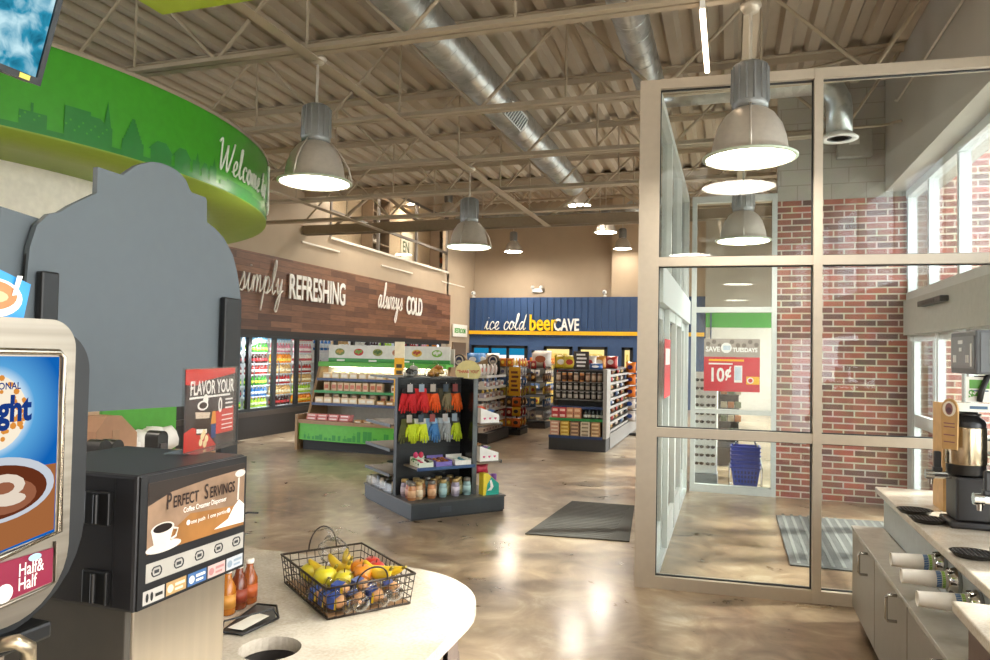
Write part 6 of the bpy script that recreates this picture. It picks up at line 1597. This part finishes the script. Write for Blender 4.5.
def brewer():
    L = (1.15, 4.28, .912)
    t = thing('coffee_brewer', 'tall coffee brewer with a grey control panel and red tap at the right edge', 'coffee machine', L)
    ob('base', MB().bbox(.18, .6, -.02, .5, .0, .06, b=.01), mat('#1e1c1c', .35), t)
    ob('tower', MB().bbox(.36, .62, -.02, .5, .06, .82, b=.01), mat('#1f1e1f', .35), t)
    hd = ob('head', MB().bbox(.04, .62, -.02, .42, .80, 1.03, b=.008), mat('#5d6165', .4), t)
    a = MB(); a.m(0).box(.06, .6, -.025, -.0205, .815, 1.015)
    a.m(1)
    for x, z, w, h in ((.10, .86, .022, .12), (.22, .96, .06, .03), (.23, .91, .04, .03), (.16, .86, .016, .03), (.19, .86, .016, .03), (.28, .86, .016, .03), (.31, .86, .016, .03), (.4, .96, .05, .03)): a.box(x, x+w, -.028, -.025, z, z+h)
    ob('control_panel', a, [mat('#6a6f74', .35), mat('#d5d8d6', .4)], hd)
    a = MB(); a.m(0).box(.035, .039, 0, .4, .83, 1.0); a.m(1).box(.032, .035, .03, .05, .84, .96).box(.032, .035, .18, .26, .96, .98).box(.032, .035, .2, .24, .92, .94)
    for q in (.08, .11, .3, .33): a.box(.032, .035, q, q+.018, .86, .9)
    ob('side_panel', a, [mat('#74797d', .35), mat('#d5d8d6', .4)], hd)
    for x in (.07, .30): ob('funnel_arm', MB().tube([(x+.03, .0, .80), (x, -.0, .72), (x-.01, .0, .66)], .014, 8), mat('#19191a', .35), t)
    ob('brew_funnel', MB().lathe([(.03, .66), (.1, .70), (.11, .79), (.0001, .795)], 20, (.2, .18, 0)), mat('#201f20', .35), t)
    fa = ob('hot_water_tap', MB().cyl((.19, -.03, .25), (.19, -.12, .25), .01, n=8).cyl((.19, -.11, .27), (.19, -.11, .18), .012, .009, 10).cyl((.3, -.03, .25), (.1, -.03, .25), .008, n=8), CHROME, t)
    ob('tap_lever', MB().tube([(.19, -.11, .27), (.16, -.12, .285), (.12, -.125, .25), (.105, -.128, .215)], .012, 8), mat('#d6342c', .4), fa)
    return t
brewer()
t = thing('price_sign', 'small green and white price card above the farther coffee server', 'sign', (1.2, 4.30, 1.57), 0)
a = MB(); a.m(0).box(-.045, .075, -.004, 0, 0, .13); a.m(1).box(-.03, .06, -.006, -.004, .07, .115).text('$4.', Matrix.Translation((-.035, -.007, .02)) @ MY, .06, 0, .9, .002); a.m(2).box(-.03, .055, -.006, -.004, .055, .062); ob('card', a, [mat('#efefe8', .4), mat('#5aa03a', .4), mat('#4a6a8a', .4)], t)
a = MB(); a.m(0).box(-.09, .2, -.008, -.006, -.05, -.005); a.m(1).box(.1, .17, -.0095, -.008, -.035, -.015); a.m(2).box(-.03, .05, -.0095, -.008, -.035, -.02); ob('shelf_strip', a, [mat('#e6ebe2', .4), mat('#6ab04a', .4), mat('#4a6a8a', .4)], t)
t = thing('door_sensor', 'dark motion sensor above the sliding entrance door', 'sensor', (XW-.09, 8.6, 2.42)); ob('case', bb(-.08, 0, -.6, .3, -.06, 0), mat('#4a4a4a', .5), t); ob('window', MB().box(-.083, -.081, -.4, .1, -.05, -.02), BLACK, t)

# ------------------------------------------------------------------ outdoors beyond the windows
struct('ground_outside', MB().box(2.36, 60, -20, 40, -.25, -.05), mat('#c9c6be', .9))
struct('exterior_wall', MB().box(2.36, 3.4, 10.0, 10.3, -.05, 5.5), BR)

# ------------------------------------------------------------------ daylight and sky
w = bpy.data.worlds.new('sky'); SC.world = w; w.use_nodes = True
nt = w.node_tree; nt.nodes.clear()
out = nt.nodes.new('ShaderNodeOutputWorld'); bg = nt.nodes.new('ShaderNodeBackground')
sk = nt.nodes.new('ShaderNodeTexSky'); sk.sky_type = 'NISHITA'; sk.sun_disc = False; sk.sun_elevation = R(38); sk.sun_rotation = R(100); sk.air_density = 1.; sk.dust_density = 3.
mx = nt.nodes.new('ShaderNodeMixRGB'); mx.inputs[0].default_value = .75; mx.inputs[2].default_value = (6.7, 7.0, 7.4, 1)
nt.links.new(sk.outputs[0], mx.inputs[1]); nt.links.new(mx.outputs[0], bg.inputs[0]); bg.inputs[1].default_value = .5; nt.links.new(bg.outputs[0], out.inputs[0])
sl = bpy.data.lights.new('sun', 'SUN'); sl.energy = 6.; sl.angle = R(5); sl.color = (1, .95, .86)
so = bpy.data.objects.new('sun', sl); COL.objects.link(so); so.rotation_euler = Vector((-.75, -.35, -.62)).to_track_quat('-Z', 'Y').to_euler()

vs = SC.view_settings
vs.view_transform = 'Standard'; vs.look = 'None'; vs.gamma = 1; vs.use_curve_mapping = False; vs.exposure = .98
cy = SC.cycles
cy.use_denoising = True; cy.max_bounces = 9; cy.diffuse_bounces = 5; cy.glossy_bounces = 4; cy.transparent_max_bounces = 24; cy.transmission_bounces = 6
cy.caustics_reflective = False; cy.caustics_refractive = False; cy.sample_clamp_indirect = 6.
